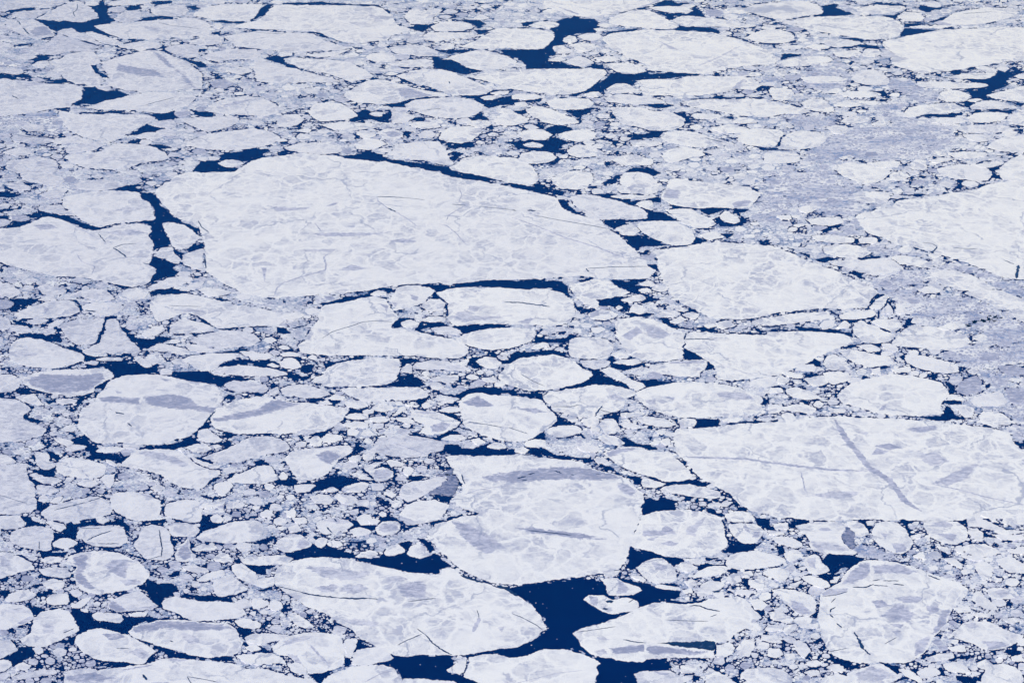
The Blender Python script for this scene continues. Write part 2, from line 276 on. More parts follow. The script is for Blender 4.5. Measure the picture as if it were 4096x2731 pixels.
# ---------------------------------------------------------------- survey of the pack ice
# T column row | F floe, Y grey floe, V dark new ice, G slush field: label|outline; R refrozen lead, C crack, K open slot,
# B bare grey patch: parts of the floe above; W open water kept free of brash
SURVEY = """
T 0 0
F streaky lavender floe cut off by the top left corner of the view|-6,-2 52,-2 60,3 44,8 35,7 20,8 8,10 -6,12
F wedge shaped pale floe under the thin dark slit in the top left corner|10,15 12,12 36,9 50,8 44,11 34,17 22,17 14,16
F triangular floe with a forked dark crack, above the dark wedge of water at top left|33,18 45,11 60,4 68,1 73,1 80,5 88,12 91,17 85,18 75,21 55,19
C .5 71,4 71,9 67,12 69,16
F pointed floe with a grey corner and two dark slots, near the top left corner|4,20 10,18 30,18 36,20 44,25 51,31 49,34 38,36 30,36 24,33 14,30 8,27
D 27,29 38,24 43,25 50,31 45,33 30,34
C .9 16,19.5 19,23
C 1.1 21,26 27,32
F thin slanting sliver floe just under the point of the top left water wedge|52,30 58,27 66,26 70,29 80,32 88,37 97,42 88,41 72,36 60,33
F tapering pale floe at the right foot of the top left water wedge|78,30 86,29 98,34 108,37 113,40 108,42 100,41 90,38 84,35
F broad smooth floe below the thin slanting sliver at upper left|54,31 62,34 78,39 92,43 97,44 84,45 88,48 76,48 62,48 50,51 38,50 30,47 36,42 45,38 49,34
F long lens shaped floe with a fine hairline crack, right of the top left water wedge|86,24 100,22 120,21 140,19 165,17 180,17 190,20 195,24 192,26 195,31 185,33 170,35 150,34 140,37 124,36 112,36 104,33 96,30 90,27
C .4 146,21 158,24 170,25 184,27
B 127,24 135,24 148,27 138,28
F oval floe near the top edge, left of the small ragged pool at upper left|138,8 146,5 160,4 170,6 174,10 168,15 160,16 150,15 142,14 138,11
F grey speckled blocky floe touching the right bank of the top left water wedge|104,18 110,13 120,10 128,10 131,13 130,18 124,20 112,21
F small oval floe standing in the water at the top of the top left wedge|99,9 105,7 113,7 116,9 110,12 102,11
F flat strip floe along the top edge above the small oval floe|98,4 105,1 120,-1 138,-1 140,2 134,4 120,5 105,6
F pale floe on the left bank of the narrow dark triangle at the top edge|178,12 190,6 205,4 235,4 241,4 238,10 234,17 230,19 215,20 200,18 190,17 178,15
F short rounded floe cut by the left edge, level with the broad smooth floe|-6,39 8,40 13,43 8,46 -6,48
F pale flattened floe above the round floe with the grey rectangle|108,42 118,40 128,38 140,39 147,40 149,43 145,45 130,44 118,45 110,44
F neat oval floe beside a small dark pool, upper right of the grey rectangle floe|151,46 154,43 164,41 178,41 184,45 183,50 180,53 172,54 166,52 156,49
F low wedge floe right of the long lens shaped floe at upper left|172,38 185,35 200,32 206,36 204,40 190,42 178,41
F tiny white floe pinched against the right tip of the long lens floe|196,22 202,22 205,25 202,27 197,26
F rounded lavender floe with a notched right side, left of the grey rectangle floe|45,56 55,54 62,50 72,48 84,47 88,49 91,54 93,58 88,60 84,60 87,66 92,70 95,74 93,78 88,80 78,78 68,77 60,73 52,67 47,62
F round floe carrying a straight grey rectangle and a long grey curved band|93,61 98,56 110,52 125,48 136,46 148,47 160,52 172,57 180,63 186,68 187,74 184,82 170,82 150,84 130,84 115,83 104,81 97,77 97,73 100,72 97,67
D 108,59 125,62 145,65 150,71 130,70 107,65
D 137,45 148,50 152,54 158,61 166,66 174,73 181,82 176,81 170,76 166,69 158,63 152,60 146,54
F large rounded floe cut by the left edge with a grey smear on its top|-6,73 22,74 45,77 65,77 75,80 76,86 74,92 66,96 64,99 50,100 40,102 20,105 -6,106
B 22,76 35,76 50,77 40,78 23,80
C 1 11,88 17,91
F long wedge floe with one hairline crack, under the round grey rectangle floe|78,99 85,97 95,93 110,90 128,86 150,85 170,86 180,89 178,93 172,98 160,101 150,104 142,104 128,102 105,101 88,101
C .5 133,97 147,93 160,90
F bowl shaped pale floe with a straight top edge, left of the dark hooked lead|54,101 70,105 90,105 120,105 135,106 143,108 142,111 135,114 128,118 118,123 112,127 100,131 88,129 75,126 65,121 57,114 55,108
F small oval floe just under the dark hooked lead at upper left|139,113 148,111 158,110 162,113 162,117 154,118 145,117
F smaller of two oval floes stacked under the dark hooked lead|143,121 150,119 158,120 162,123 160,126 152,125 146,124
F pale floe with a grey diagonal band, right of the long wedge floe at upper left|187,101 197,94 210,90 225,88 240,90 254,96 257,103 245,107 225,106 205,105 192,103
B 203,100 207,96 220,93 236,90 222,95 210,98
F flat bottomed floe between two small dark pools, upper left|166,110 178,108 195,108 212,106 220,109 219,113 208,118 195,121 188,121 178,117 170,113
Y small grey floe lying in the dark hooked lead|160,104 168,102 174,103 175,106 168,108 162,107
F long flat floe with a fine dark slit, near the left edge, upper third|10,126 16,123 30,125 45,127 50,128 48,131 40,133 25,132 12,130
C .5 14,124 25,126 41,127
F small domed floe above the flat floe with a fine slit at left|20,118 26,114 34,115 42,118 38,121 26,121
F thin spindle floe between the bowl shaped floe and the streaky lavender floe below|46,130 55,127 70,124 76,127 88,130 95,131 80,132 65,132 52,133
F small dome floe capping the streaky lavender floe left of the giant floe|60,139 62,136 75,132 92,131 96,134 88,138 75,140 62,141
F streaky lavender floe with two grey smudges, up and left of the giant floe|58,145 62,142 76,142 92,139 105,132 122,132 138,134 152,140 156,145 150,148 130,150 118,155 100,156 80,155 66,150
B 75,147 82,142 90,141 84,146
B 88,150 100,144 110,144 98,151
F wide mottled floe above the water at the giant floe's upper left|170,133 180,127 190,123 210,120 235,118 250,121 258,127 250,133 235,136 215,138 195,138 180,136
F small oval floe stranded in the dark water at the giant floe's upper left|200,150 208,147 220,148 224,151 215,154 205,153
F small leaf shaped floe near the left edge, above the cluster of grey stained floes|2,140 10,137 25,136 32,140 25,143 10,143
Y low grey hummock floe amid brash, left of the speckled floe strip at upper left|192,77 200,73 208,73 216,78 208,82 198,81
F spindle floe in brash, upper right of the low grey hummock floe|210,66 218,62 228,63 232,66 222,69 212,67
F wide pale floe right of the neat oval floe at upper left|184,52 195,48 215,45 235,45 240,50 235,55 215,55 200,57 190,55
F small pale floe left of the rounded notched floe|29,60 35,57 44,56 46,60 40,63 33,62
F pale sliver floe on the north bank of the dark strip at the left edge|-6,63 10,62 20,64 22,67 15,69 -6,66
F tiny oval floe at the top of the dark pool below the notched floe|88,80 100,79 103,82 98,84 90,82
F small pale leaf floe under the little dark diagonal lead at upper left|125,126 133,122 143,122 150,126 140,129 128,127
F grey stained floe at the left, below the small leaf shaped floe|5,155 8,148 20,146 35,144 50,147 55,152 50,158 20,160
B 7,153 13,149 20,147 16,151 9,156
B 32,150 40,147 45,148 43,153 36,154
W 31,18 45,19 55,20 70,21 84,19 91,17 89,12 81,5 92,4 93,0 96,0 97,5 103,6 100,10 98,12 102,17 108,18 100,22 85,24 92,28 105,33 100,34 90,31 78,30 70,28 66,26 58,27 52,30 44,25
W 113,8 120,5 128,5 130,8 125,10 118,10
W 137,3 145,1 160,1 158,3 145,5
W 170,6 180,5 184,8 178,10
W 127,20 128,17 150,15 160,15 145,18 135,20
W 5,11 20,9 34,8 18,11
W 0,15 8,15 5,17 0,16
W 112,40 125,37 135,37 128,39 118,40
W 28,53 35,50 45,52 44,55 32,57
W 84,59 88,60 92,66 98,69 100,72 94,71 87,66
W -5,67 12,70 30,67 25,70 10,72 -5,72
W 40,74 55,73 58,71 65,76 50,76
W 76,80 88,80 98,84 108,83 120,87 108,91 95,94 85,96 68,96 75,90 77,85
W 53,100 66,101 64,103 56,103
W 72,103 90,103 117,101 115,103 90,105 78,104
W 124,103 140,105 152,104 162,101 160,104 164,108 158,111 145,111 142,107
W 175,101 185,102 200,106 190,108 178,106
W 115,125 125,120 135,114 142,116 150,118 140,121 128,124
W 162,52 175,55 187,58 190,62 182,62 172,57
W 148,45 150,40 152,43 150,47
W 117,131 125,128 138,128 128,131
W 135,132 148,133 160,136 150,137 138,135
W 176,158 185,148 200,147 208,141 235,137 237,148 222,149 205,150 203,153 220,156 205,159
W 192,19 205,19 225,20 220,22 200,21
W 196,30 204,29 200,32
W 185,46 192,44 188,47
W 197,70 205,71 199,74
W 13,41 30,40 32,41 18,43
G dirty grey brash near the left edge, beside the dark strip lead|0,57 15,56 30,60 28,64 20,64 10,62 0,62
G grey brash at the left edge under the floe with a grey smear|0,108 20,106 50,103 53,112 62,124 45,124 40,117 20,112 0,118
T 1 0
F huge smooth slab with a grey hook mark, under the dark slit at the top edge|17,5 50,5 80,5 110,6 118,9 126,14 128,20 132,24 142,27 135,30 125,33 122,36 100,39 80,39 73,37 66,34 60,31 50,29 30,28 0,27 -20,25 -10,21 0,19 8,14
B 103,8 108,8 106,13 112,16 118,20 110,20 103,15
B 108,35 118,34 125,34 118,36
F long smooth floe tucked under the lower left side of the huge smooth slab|-30,34 -15,31 0,29 30,30 53,31 60,36 68,38 74,41 85,44 80,46 60,47 40,48 20,47 0,45 -18,43
C .4 0,30 12,31 26,31
F plain triangular lavender floe left of the diagonal slit, above the mottled brash|-2,55 7,55 20,60 38,63 55,68 70,72 79,75 70,76 40,76 20,77 0,75 -2,65
F rounded plain floe on the upper side of the long diagonal slit|28,57 35,53 50,54 70,55 85,57 95,62 105,67 108,70 104,73 95,74 88,76 82,74 72,70 60,67 50,65 38,62
F thin sliver floe above the rounded plain floe of the diagonal slit|45,51 60,49 75,47 88,45 80,49 72,52 60,53
F oval floe left of the dark pool with small white blocks, upper middle|122,44 130,42 145,41 158,43 168,48 168,52 160,52 148,52 135,50 125,48
F small pale floe down and left of the upper middle oval floe|100,53 108,49 118,49 128,52 130,55 122,57 108,57
F pale floe on the west bank of the dark pool with small white blocks|120,58 140,55 155,54 163,56 161,61 150,62 138,62 130,61
F smooth oval floe close to the top, left of the ragged dark pool|160,25 170,20 185,20 197,22 200,26 190,29 175,29 165,29
F flat floe below the smooth oval floe near the top|153,33 158,30 175,30 195,30 205,33 195,36 180,36 165,39 155,37
F speckled floe at the top between the grey hook slab and the smooth oval floe|136,16 142,9 155,9 165,13 162,19 155,23 142,22
F small oval floe beside the dark slit, below the flat floe near the top|168,43 175,40 182,42 182,45 172,46
F tapering floe with small cracks, pointing into the V shaped pool, upper middle|170,55 185,50 198,47 210,46 222,49 232,52 240,57 248,60 245,62 232,63 222,64 205,65 192,62 186,58 178,55
F wide domed floe on the west shore of the square dark pool at the top|186,43 200,38 208,33 222,26 240,26 260,27 272,30 274,36 270,40 264,45 250,46 235,45 215,45 200,45
F large smooth floe with one black speck, upper middle|128,70 140,66 155,63 170,64 185,68 195,72 205,76 215,80 218,83 210,87 195,88 180,88 170,84 155,79 140,75
C .9 177,75 178,77
F rounded floe with a grey brash skirt on its right side, upper middle|80,88 82,85 93,79 100,75 112,73 125,75 140,79 155,83 170,85 177,88 165,89 145,91 130,95 115,96 95,95 85,92
B 130,82 140,80 152,85 165,88 150,90 140,91 132,88
F pointed oval floe with a dark dash, below the large smooth floe|137,97 145,92 165,90 185,89 200,92 210,97 205,104 195,108 180,109 160,107 145,103 138,101
C .5 157,101 170,100
F long smooth floe forming the south bank of the V shaped pool|196,71 215,66 240,64 270,63 300,63 320,64 323,67 318,72 310,79 302,84 288,87 270,87 255,85 240,83 235,82 225,79 212,75
F rounded floe left of the angular dark pool, upper middle|48,103 52,96 65,94 78,95 85,99 92,104 94,106 88,109 75,111 60,112 52,109
F pale floe with faint ribs, second left of the angular dark pool|18,113 25,106 38,105 45,110 40,114 32,117 22,117
F blunt floe on the east shore of the angular dark pool|124,112 124,104 135,103 145,106 147,108 140,112 130,114
F tiny oval floe standing inside the angular dark pool|104,105 110,103 117,104 116,107 109,107
F wide flat floe under the angular dark pool|60,115 75,112 95,113 110,114 120,116 108,118 90,120 70,119
F small oval floe left of the floe with a grey centre|92,122 100,120 108,122 110,125 102,128 95,125
F oval floe with a grey centre, above the giant floe's lead|112,121 120,118 128,119 135,122 136,126 128,129 118,128 113,124
B 118,122 126,120 134,123 131,126 122,126
F bright boulder shaped floe left of the curled dark lead, upper middle|168,128 170,122 178,117 190,116 205,117 208,121 205,125 200,129 190,132 178,131
F flat pale floe upper left of the bright boulder shaped floe|140,113 155,112 168,114 170,117 155,119 142,116
F small flat floe on top of the bright boulder shaped floe|192,112 205,111 215,112 216,115 208,118 195,115
F oval floe right of the cluster of dark chips, upper middle|218,111 224,105 240,104 248,108 250,112 240,115 228,116 220,114
F broad floe with a jagged tail, above the giant floe's long lead|118,142 130,133 150,130 168,130 174,135 178,145 182,151 172,152 160,149 140,146 125,143
F domed smooth floe just above the giant floe's rounded top|25,136 40,131 60,131 75,134 80,138 75,141 60,142 45,141 33,139
F small pale floe between the domed smooth floe and the jagged tail floe|90,133 100,127 115,129 120,133 105,138 92,137
F little floe left of the bright boulder shaped floe|148,124 155,120 165,123 162,127 152,127
F small floe in the pool right of the pointed dashed oval floe|206,90 214,88 221,89 218,92 210,92
F flat little floe in the same pool, above the small pool floe|215,86 225,84 233,84 230,87 220,87
W 20,4 30,3 60,2 85,4 100,4 114,6 90,5 60,5 40,5
W 9,4 17,4 8,13 0,18 -4,19 3,10
W 55,30 62,31 67,36 60,34
W 124,17 129,18 128,20
W 139,26 145,24 158,24 152,30 145,28
W 184,19 192,18 205,19 212,22 207,25 202,24 196,21
W 198,27 205,28 219,27 207,32
W 166,46 175,46 200,46 190,48 178,50 168,48
W 222,46 238,46 238,53 228,49
W 163,54 168,53 178,56 186,59 195,64 205,66 193,69 180,66 163,62
W 6,54 15,51 35,52 25,54 28,58 38,62 30,61 15,57
W 40,63 55,68 48,66
W 79,74 85,77 98,75 92,78 84,78
W 107,68 125,69 135,66 138,65 128,70 112,69
W 106,73 122,72 118,73 110,74
W 188,89 205,87 215,83 232,83 235,85 222,86 208,90 220,91 225,89 240,88 240,96 225,97 215,100 208,97 200,91
W 112,97 125,96 140,91 160,89 150,92 140,94 136,99 130,100 122,98
W 88,110 97,103 108,102 106,106 115,107 124,103 122,113 112,112 106,110 95,111
W 145,108 155,108 156,111 148,113
W 190,110 205,106 212,108 214,111 205,110
W 27,119 40,117 40,119 30,120
W 90,123 98,126 92,128
W 132,121 144,121 140,124
W 75,143 90,142 105,139 116,142 118,145 135,148 160,151 170,153 180,153 185,158 165,157 140,152 120,150 113,148 95,147 80,145
W 174,133 185,133 203,134 190,135 180,138
W 179,138 190,141 182,149 180,145
W 20,141 30,137 34,138 28,142
W -2,137 10,137 12,139 6,142 11,144 5,147 -5,150
W 150,129 167,128 165,130
W 68,55 80,55 74,56
W 76,49 88,46 84,47
W 88,43 98,44 94,46
T 2 0
F far streaked slab cut by the top edge, above the square dark pool|33,-2 140,-2 130,4 115,8 95,13 85,14 65,16 50,14 45,11 30,6
B 40,6 45,7 62,13 60,14
B 110,9 128,3 136,-1 139,-1 130,4 116,8
F thin smooth spindle floe under the small dark triangle at the top|125,7 140,6 155,6 167,10 160,12 145,12 132,10
F oval floe with grey mottling, right of the square dark pool near the top|88,19 95,14 108,10 122,9 132,12 140,16 146,20 152,22 152,26 140,27 120,26 100,24 90,22
F long smooth tapering floe right of the grey mottled oval near the top|146,19 155,15 168,15 185,17 205,20 225,24 210,26 190,25 170,25 155,23
F very large bright floe crossed by a faint diagonal grey line, upper right middle|82,36 90,31 115,28 150,28 185,30 205,35 230,44 240,50 247,55 238,59 215,61 190,65 170,68 150,67 125,65 122,59 105,52 90,44
B 171,60 190,52 205,44 212,42 200,48 190,54 172,61
B 135,38 145,42 155,47 145,45
F smooth floe right of the faint diagonal line floe, near its upper end|215,34 228,28 245,27 258,31 260,37 250,40 235,40 222,38
Y grey rounded floe with a small dark hole, near the top edge|178,10 188,9 194,12 188,16 180,15
F small oval floe right of the grey rounded floe near the top edge|195,9 205,7 215,8 220,11 212,13 200,12
F small mottled floe under the grey rounded floe at the top|194,16 200,13 208,15 206,19 197,18
F smooth floe at the top on the west shore of the ragged top right pool|213,8 225,4 245,2 265,1 280,4 285,9 285,13 270,15 255,18 240,18 225,14
F pale spindle floe reaching into the west side of the square dark pool|15,24 25,20 38,20 44,23 36,26 22,26
F small block floe on the south shore of the square dark pool|47,36 52,33 58,34 60,38 54,40 48,39
F flat block floe at the lower right corner of the square dark pool|60,34 70,31 80,31 82,35 75,38 66,37
F small rounded floe on the east bank of the channel below the square pool|38,43 46,42 52,45 56,48 48,50 40,48
F pale oval floe between the square dark pool and the very large bright floe|54,41 65,39 76,41 78,45 68,48 58,46
F diamond shaped floe on the south shore of the V shaped pool|48,57 60,52 68,53 76,58 68,61 58,61
F sliver floe beside the diamond shaped floe|33,56 42,53 50,55 44,57
F flat floe right of the diamond shaped floe, above a long dark lead|85,59 95,58 110,58 122,62 124,66 115,68 102,68 92,64
F thin sliver floe right of the pale oval below the square pool|75,54 85,52 95,53 100,56 85,57
F wide floe with a grey triangle at its right end, below the long dark lead|115,74 130,73 150,73 165,70 190,70 210,70 220,72 230,78 222,83 205,82 195,85 170,88 145,88 120,88 118,82
B 200,83 206,77 213,72 210,82
F small floe framed by dark channels, left of the grey triangle floe|86,82 95,77 105,77 113,81 112,85 100,86 90,86
F long flat floe under the small floe framed by dark channels|85,90 95,87 110,87 125,89 138,92 142,95 130,96 105,96 88,94
F small oval floe at the lower end of the dark channel, middle top|66,87 72,85 80,85 84,88 75,90
F smooth oval floe with a dark pool below its right side, middle top|31,94 40,91 55,90 70,91 76,95 72,99 60,101 45,101 35,98
F slender floe left of the smooth oval floe with the dark pool|0,88 10,86 22,87 28,90 15,92 0,91
F wide smooth floe under the long straight thin slit, upper right|155,95 165,92 185,91 210,91 230,91 250,95 265,99 275,103 265,105 250,105 235,108 215,107 195,104 180,101 165,99
F large rounded floe right of the middle top pools, below the small dark lens pool|90,100 100,98 120,99 130,102 145,103 156,107 160,111 156,117 145,120 125,120 110,116 98,112 93,106
F small flat floe right of the large rounded floe and its dark gap|164,107 170,104 190,105 194,108 185,110 170,110
F floe with a grey notch, left of the large rounded floe|12,101 22,97 35,100 45,104 58,109 62,113 45,115 30,113 18,107
F domed floe on the left bank of the hourglass shaped water, middle top|5,124 15,119 28,119 38,124 30,129 20,129 8,127
F broad smooth floe on the right bank of the hourglass shaped water|42,124 55,120 70,119 78,123 75,128 62,131 52,129
F oval floe lower right of the hourglass shaped water|50,138 60,133 75,134 86,141 75,144 60,145 52,142
F round floe under the hourglass shaped water|5,147 8,141 20,139 35,140 42,145 35,149 22,151 8,150
F small floe inside the left side of the hourglass shaped water|10,133 20,131 29,134 26,136 14,135
F flat floe below the small square pool, middle top|108,129 120,129 135,130 138,133 125,135 110,134
F wide floe with a slanting dark slash on its right half|136,127 138,122 150,120 165,121 180,125 195,129 205,132 190,135 165,135 145,132
C .9 177,127 186,129 194,131
F domed floe directly below the floe with the slanting dark slash|137,143 145,137 158,135 172,138 178,143 165,145 148,150 140,148
F pale floe upper right of the floe with the slanting dark slash|182,117 200,114 215,117 220,121 205,123 190,122
F small bright oval floe right of a small dark bar, upper right middle|203,112 212,108 222,110 225,113 212,114
F faint grey striped floe below the domed floe of the slanting slash|92,147 105,142 118,143 125,148 115,152 100,152
F low bright floe beside the giant floe's upper right lead pools|110,147 118,144 130,147 128,152 118,152
W 117,9 124,6 124,10 118,10
W 130,5 138,0 146,0 152,3 158,5 140,6
W 135,12 160,13 168,9 176,12 177,15 165,15 150,15 144,17
W 186,17 195,16 200,19
W 8,21 20,20 40,20 48,17 62,17 76,18 80,22 78,26 78,30 65,31 50,33 47,36 46,38 50,41 40,42 38,46 40,49 34,52 33,56 48,58 56,62 68,62 76,59 83,60 85,62 60,63 40,63 12,64 13,60 5,54 -2,53 -2,46 25,46 37,40 38,30 36,27 44,24 38,20 20,21 14,25 8,24
W 81,33 90,29 100,28 117,26 105,29 88,31
W 123,27 140,27 152,26 153,23 160,25 185,26 191,29 185,31 165,28
W 203,34 217,37 216,39 208,36
W 74,80 85,73 90,69 97,66 105,69 125,68 145,67 160,68 173,68 155,71 140,73 115,74 112,78 104,77 98,76 88,79 83,82 86,86 78,84 66,86 58,89 51,88 62,86
W -2,89 8,93 28,90 27,93 12,95 -2,93
W 160,91 175,90 215,89 200,91 170,92
W 115,97 130,95 150,97 142,99 135,100 125,98
W 45,102 60,102 72,99 77,100 70,103 62,108 55,105
W 148,103 158,104 162,109 168,110 160,113 157,112
W -4,102 12,101 15,104 5,104
W 30,119 38,115 50,115 56,118 45,122 39,124
W 77,120 90,121 88,122
W 107,124 118,123 138,122 135,127 112,128
W -4,131 18,130 30,130 35,127 40,126 50,130 58,131 48,133 42,135 50,140 40,141 25,139 8,137
W 32,152 42,145 46,146 40,151
W 103,158 110,154 125,155 130,158 118,162
W 194,108 204,106 202,110
W 207,118 221,119 210,121
W 196,126 213,127 205,129
W 105,86 108,87 98,88
W 180,119 186,122 180,122
W 17,119 30,117 25,120
W 78,127 85,128 100,131 90,130
W 79,136 84,137 82,138
W 82,151 95,151 92,152
T 3 0
F smooth oval floe near the top edge, right of the ragged top right pool|83,9 90,6 110,5 125,6 128,8 120,11 105,13 90,12
F large pale oval floe under the ragged top right pool|23,19 35,16 55,15 80,15 105,15 115,17 122,22 126,26 122,30 120,34 110,36 95,37 80,35 60,32 45,29 30,26
F small speckled floe between two dark slits at top right|118,16 125,11 140,12 144,17 140,20 128,20
F long smooth floe near the top right corner with a grey dash above it|158,20 165,16 170,12 185,9 200,7 225,8 231,12 222,17 205,21 190,23 175,23
C .5 179,13 193,12 206,11
F vast smooth slab filling the upper right edge below a black lens of water|106,38 125,34 150,29 165,27 200,26 242,26 242,55 220,57 200,60 180,64 160,66 145,68 130,65 115,61 112,55 117,50 108,46 105,42
F thin strip floe above the black lens of water at upper right|130,25 145,24 170,24 160,26 140,26
F rippled flat floe under the large pale oval floe at top right|50,38 60,36 75,37 88,40 80,42 65,44 52,41
F small flat floe left of the rippled flat floe, beside a dark hook|10,43 20,42 32,43 30,45 15,46
F small pale floe under the left end of the rippled flat floe|35,43 45,41 56,43 55,45 45,46
F smooth spindle floe right of a dark triangle, above grey slush, upper right|10,57 20,54 40,52 55,52 60,56 50,59 35,61 18,62
F small round floe tucked under the curled black lead, upper right|88,47 92,45 102,46 104,50 98,53 88,52
F faint flat floe left of the small round floe at the curled black lead|60,48 80,46 87,50 75,53 62,52
F long oval floe lying in lavender slush, upper right|30,71 45,70 65,70 74,73 66,76 50,77 35,76
F bright rounded floe between two grey slush fields, upper right|75,68 82,65 95,64 106,67 112,73 110,78 98,79 82,77 76,73
F long flat floe pointing right into the forked black pool|137,75 160,75 185,76 200,77 203,79 195,81 170,82 145,81 138,79
F round floe on the west bank of the forked black pool|156,88 160,84 175,83 187,88 182,93 168,94 158,92
F oval floe left of the lavender slush field, upper right|0,83 10,81 22,83 25,88 18,92 5,92
F flat floe with a dark hook on its right end, upper right|64,86 75,84 90,84 103,86 104,88 92,90 75,90
F blocky pale floe above the long grey slush stretch, upper right|30,95 40,91 52,92 60,98 61,103 48,103 35,101
F streaked floe between slush strips right of the blocky pale floe|60,96 75,92 88,93 90,97 75,99 62,98
F long bright floe above the thick dark bar, far right|124,107 128,99 138,97 155,95 172,95 180,99 182,101 165,104 145,105 135,108
F smooth floe under the thick dark bar, far right|146,109 160,108 178,109 182,113 168,115 150,113
F leaf shaped floe between thin dark leads below the forked pool|185,98 192,94 208,93 220,95 230,99 220,100 200,101 187,101
F angular floe at the right edge right of the forked black pool|200,88 215,84 235,79 242,80 242,94 222,93 210,91
F tiny sliver floe in the lower fork of the black pool|183,93 190,91 197,92 190,94
F oval floe below the leaf shaped floe at far right|183,108 190,104 205,103 218,104 221,106 216,111 200,113 186,113
F spindle floe below the oval floe at far right|173,119 185,115 205,114 220,116 227,119 218,121 200,123 180,122
F tall smooth floe cut by the right edge beside the oval floe|222,108 242,98 242,117 228,115 223,112
F bright oval floe on the upper left rim of the grey slush stretch|54,118 62,115 72,116 76,120 70,124 60,123
F pale floe with two dark chips beneath, north rim of the slush stretch|66,112 75,107 90,107 96,110 88,113 75,114
F small floe right of the pale floe with dark chips|95,114 105,110 112,113 108,117 98,116
F broad bright floe between a thin dark crack and the slush stretch|9,137 13,127 20,122 35,120 48,122 54,128 48,134 35,137 22,138
F broad bright floe on the left side of the thin dark crack near the slush|-30,128 -20,119 -5,118 10,119 15,122 8,134 -5,135 -20,133
F smooth floe under the thin dark bar left of the grey slush|0,139 12,139 25,140 30,143 28,149 10,151 -5,149
F low bright floe at the bottom rim of the slush under a dark lens|60,155 62,151 75,149 95,151 108,155 113,158 108,164 98,168 85,169 70,163
F small squarish floe right of the low bright floe at the slush rim|130,150 138,146 145,148 147,153 143,157 132,156
F pale kite floe under the spindle floe, far right|178,124 190,123 208,125 205,129 195,131 183,128
F pale floe cut by the right edge below the dark arrow lead|200,135 210,128 225,125 242,124 242,140 222,140 208,138
F flat floe left of a small dark hook at the far right|165,141 180,139 200,140 202,143 190,146 172,146
F small strip floe touching the small squarish floe|147,148 160,145 170,147 155,150
F small lens floe circled by thin leads at the far right|190,152 200,149 212,149 215,151 205,154 195,154
F small bright floe on top of the dark lens at the slush rim|65,145 75,143 79,145 70,147
F wide low floe right of the dark lens at the slush rim|94,150 110,148 122,149 120,154 102,155
F pale floe between small dashes under the vast smooth slab|160,71 175,69 195,67 210,69 200,73 180,73
W 48,6 60,4 64,4 62,7 70,10 80,14 60,15 42,15 51,12 50,8
W 72,5 75,3 74,5
W 100,4 108,3 124,5 110,5
W 135,0 162,1 150,2
W 138,8 150,7 172,5 155,9 145,12
W 145,21 155,18 158,16 166,15 162,19 158,21
W 103,14 115,14 128,10 120,15 115,17
W 124,22 130,22 150,22 135,24 127,25
W 122,35 123,28 128,26 145,27 160,28 140,31 125,34 112,36
W 64,35 80,35 95,38 88,38 75,37
W 75,43 90,41 102,43 105,47 100,45 88,44
W 2,41 7,42 10,47 5,44
W 12,50 20,49 33,51 20,53 12,55
W 20,40 30,41 20,42
W 24,68 40,69 28,70
W 105,62 115,63 110,64
W 152,69 160,69 158,70
W 163,68 178,67 196,62 185,66 175,68
W 134,71 142,73 135,73
W 186,75 202,73 209,70 210,67 222,66 235,66 225,70 219,75 220,79 210,82 205,87 200,89 215,92 200,92 190,95 184,99 175,94 183,93 188,88 180,84 200,82 203,78 195,76
W 222,94 238,95 232,98
W 186,101 200,102 228,101 222,105 215,103 200,103
W 138,109 145,105 165,105 178,103 178,106 165,108 150,107 142,109
W 222,119 238,119 235,122 228,121
W 129,100 137,97 133,100
W 95,85 105,84 108,86 105,88
W 51,86 62,86 58,87
W -10,135 0,136 12,136 25,139 10,138 -5,138
W 78,147 90,148 85,150
W 170,141 180,139 175,142
W 195,155 218,152 205,158
W 47,40 55,41 50,41
W 53,46 59,45 57,47
W 61,96 70,99 66,99
W 12,117 4,116 6,118 
W 195,150 210,147 200,149
G lavender slush around the long oval floe, upper right|35,60 50,60 75,66 75,80 55,83 35,81 25,73 0,76 0,70 25,70 35,66
G grey slush patch right of the bright rounded floe, upper right|110,74 130,73 140,80 155,86 155,94 140,95 110,82
G wide stretch of lavender slush below the upper right floes|60,120 80,118 95,117 115,117 125,95 105,95 95,100 115,112 130,107 165,116 175,124 170,133 150,142 110,145 70,146 40,152 33,140 50,132
G thin lavender slush below the broad bright floes, right of middle|-5,104 20,105 50,108 62,105 66,112 45,118 20,112
T 1 1
F giant flat mottled floe, by far the largest in the whole view, left of centre|-93,18 -85,12 -72,4 -62,1 -50,2 -38,1 -20,1 -8,-7 5,-12 30,-15 50,-16 73,-14 80,-12 95,-10 113,-8 119,-9 125,-7 145,-3 165,1 178,5 195,8 213,10.5 235,15 255,19.5 275,24 278,28 281,33 290,38.5 305,43 316,45 323,52 328,56 335,60 343,68 350,74 357,82 360,87 368,92 360,99 345,100 320,99.6 300,97 285,98 265,99 235,100.5 210,101 190,103.5 170,103.5 145,104.5 134,105 120,107 105,110 85,112 60,114 40,116 15,117 0,115 -14,113 -20,108 -30,104 -40,97 -47,92 -47,85 -47,73 -49,64 -50,60 -53,52 -60,47 -70,45 -77,41 -82,35 -87,30 -92,24
C .8 111,24 125,24.3 137,25
C .4 137,25 155,27
C .7 180,31 193,32
C 1.3 121,34.5 124,36 128,38
C .5 205,33 235,36
C 1.1 235,36.3 239,37
C 1.6 249,36.5 257,37
C .5 255,41 275,45 305,50 325,54
C .6 360,88 330,88.5 303,90
C .9 303,90 306,93
C .7 -53,46 -50,52 -43,57
C .8 -47,80 -46,90
R 1.3 16,116 19,109 23,104 40,98 55,94 64,91 64,86 62,80 65,77 75,74
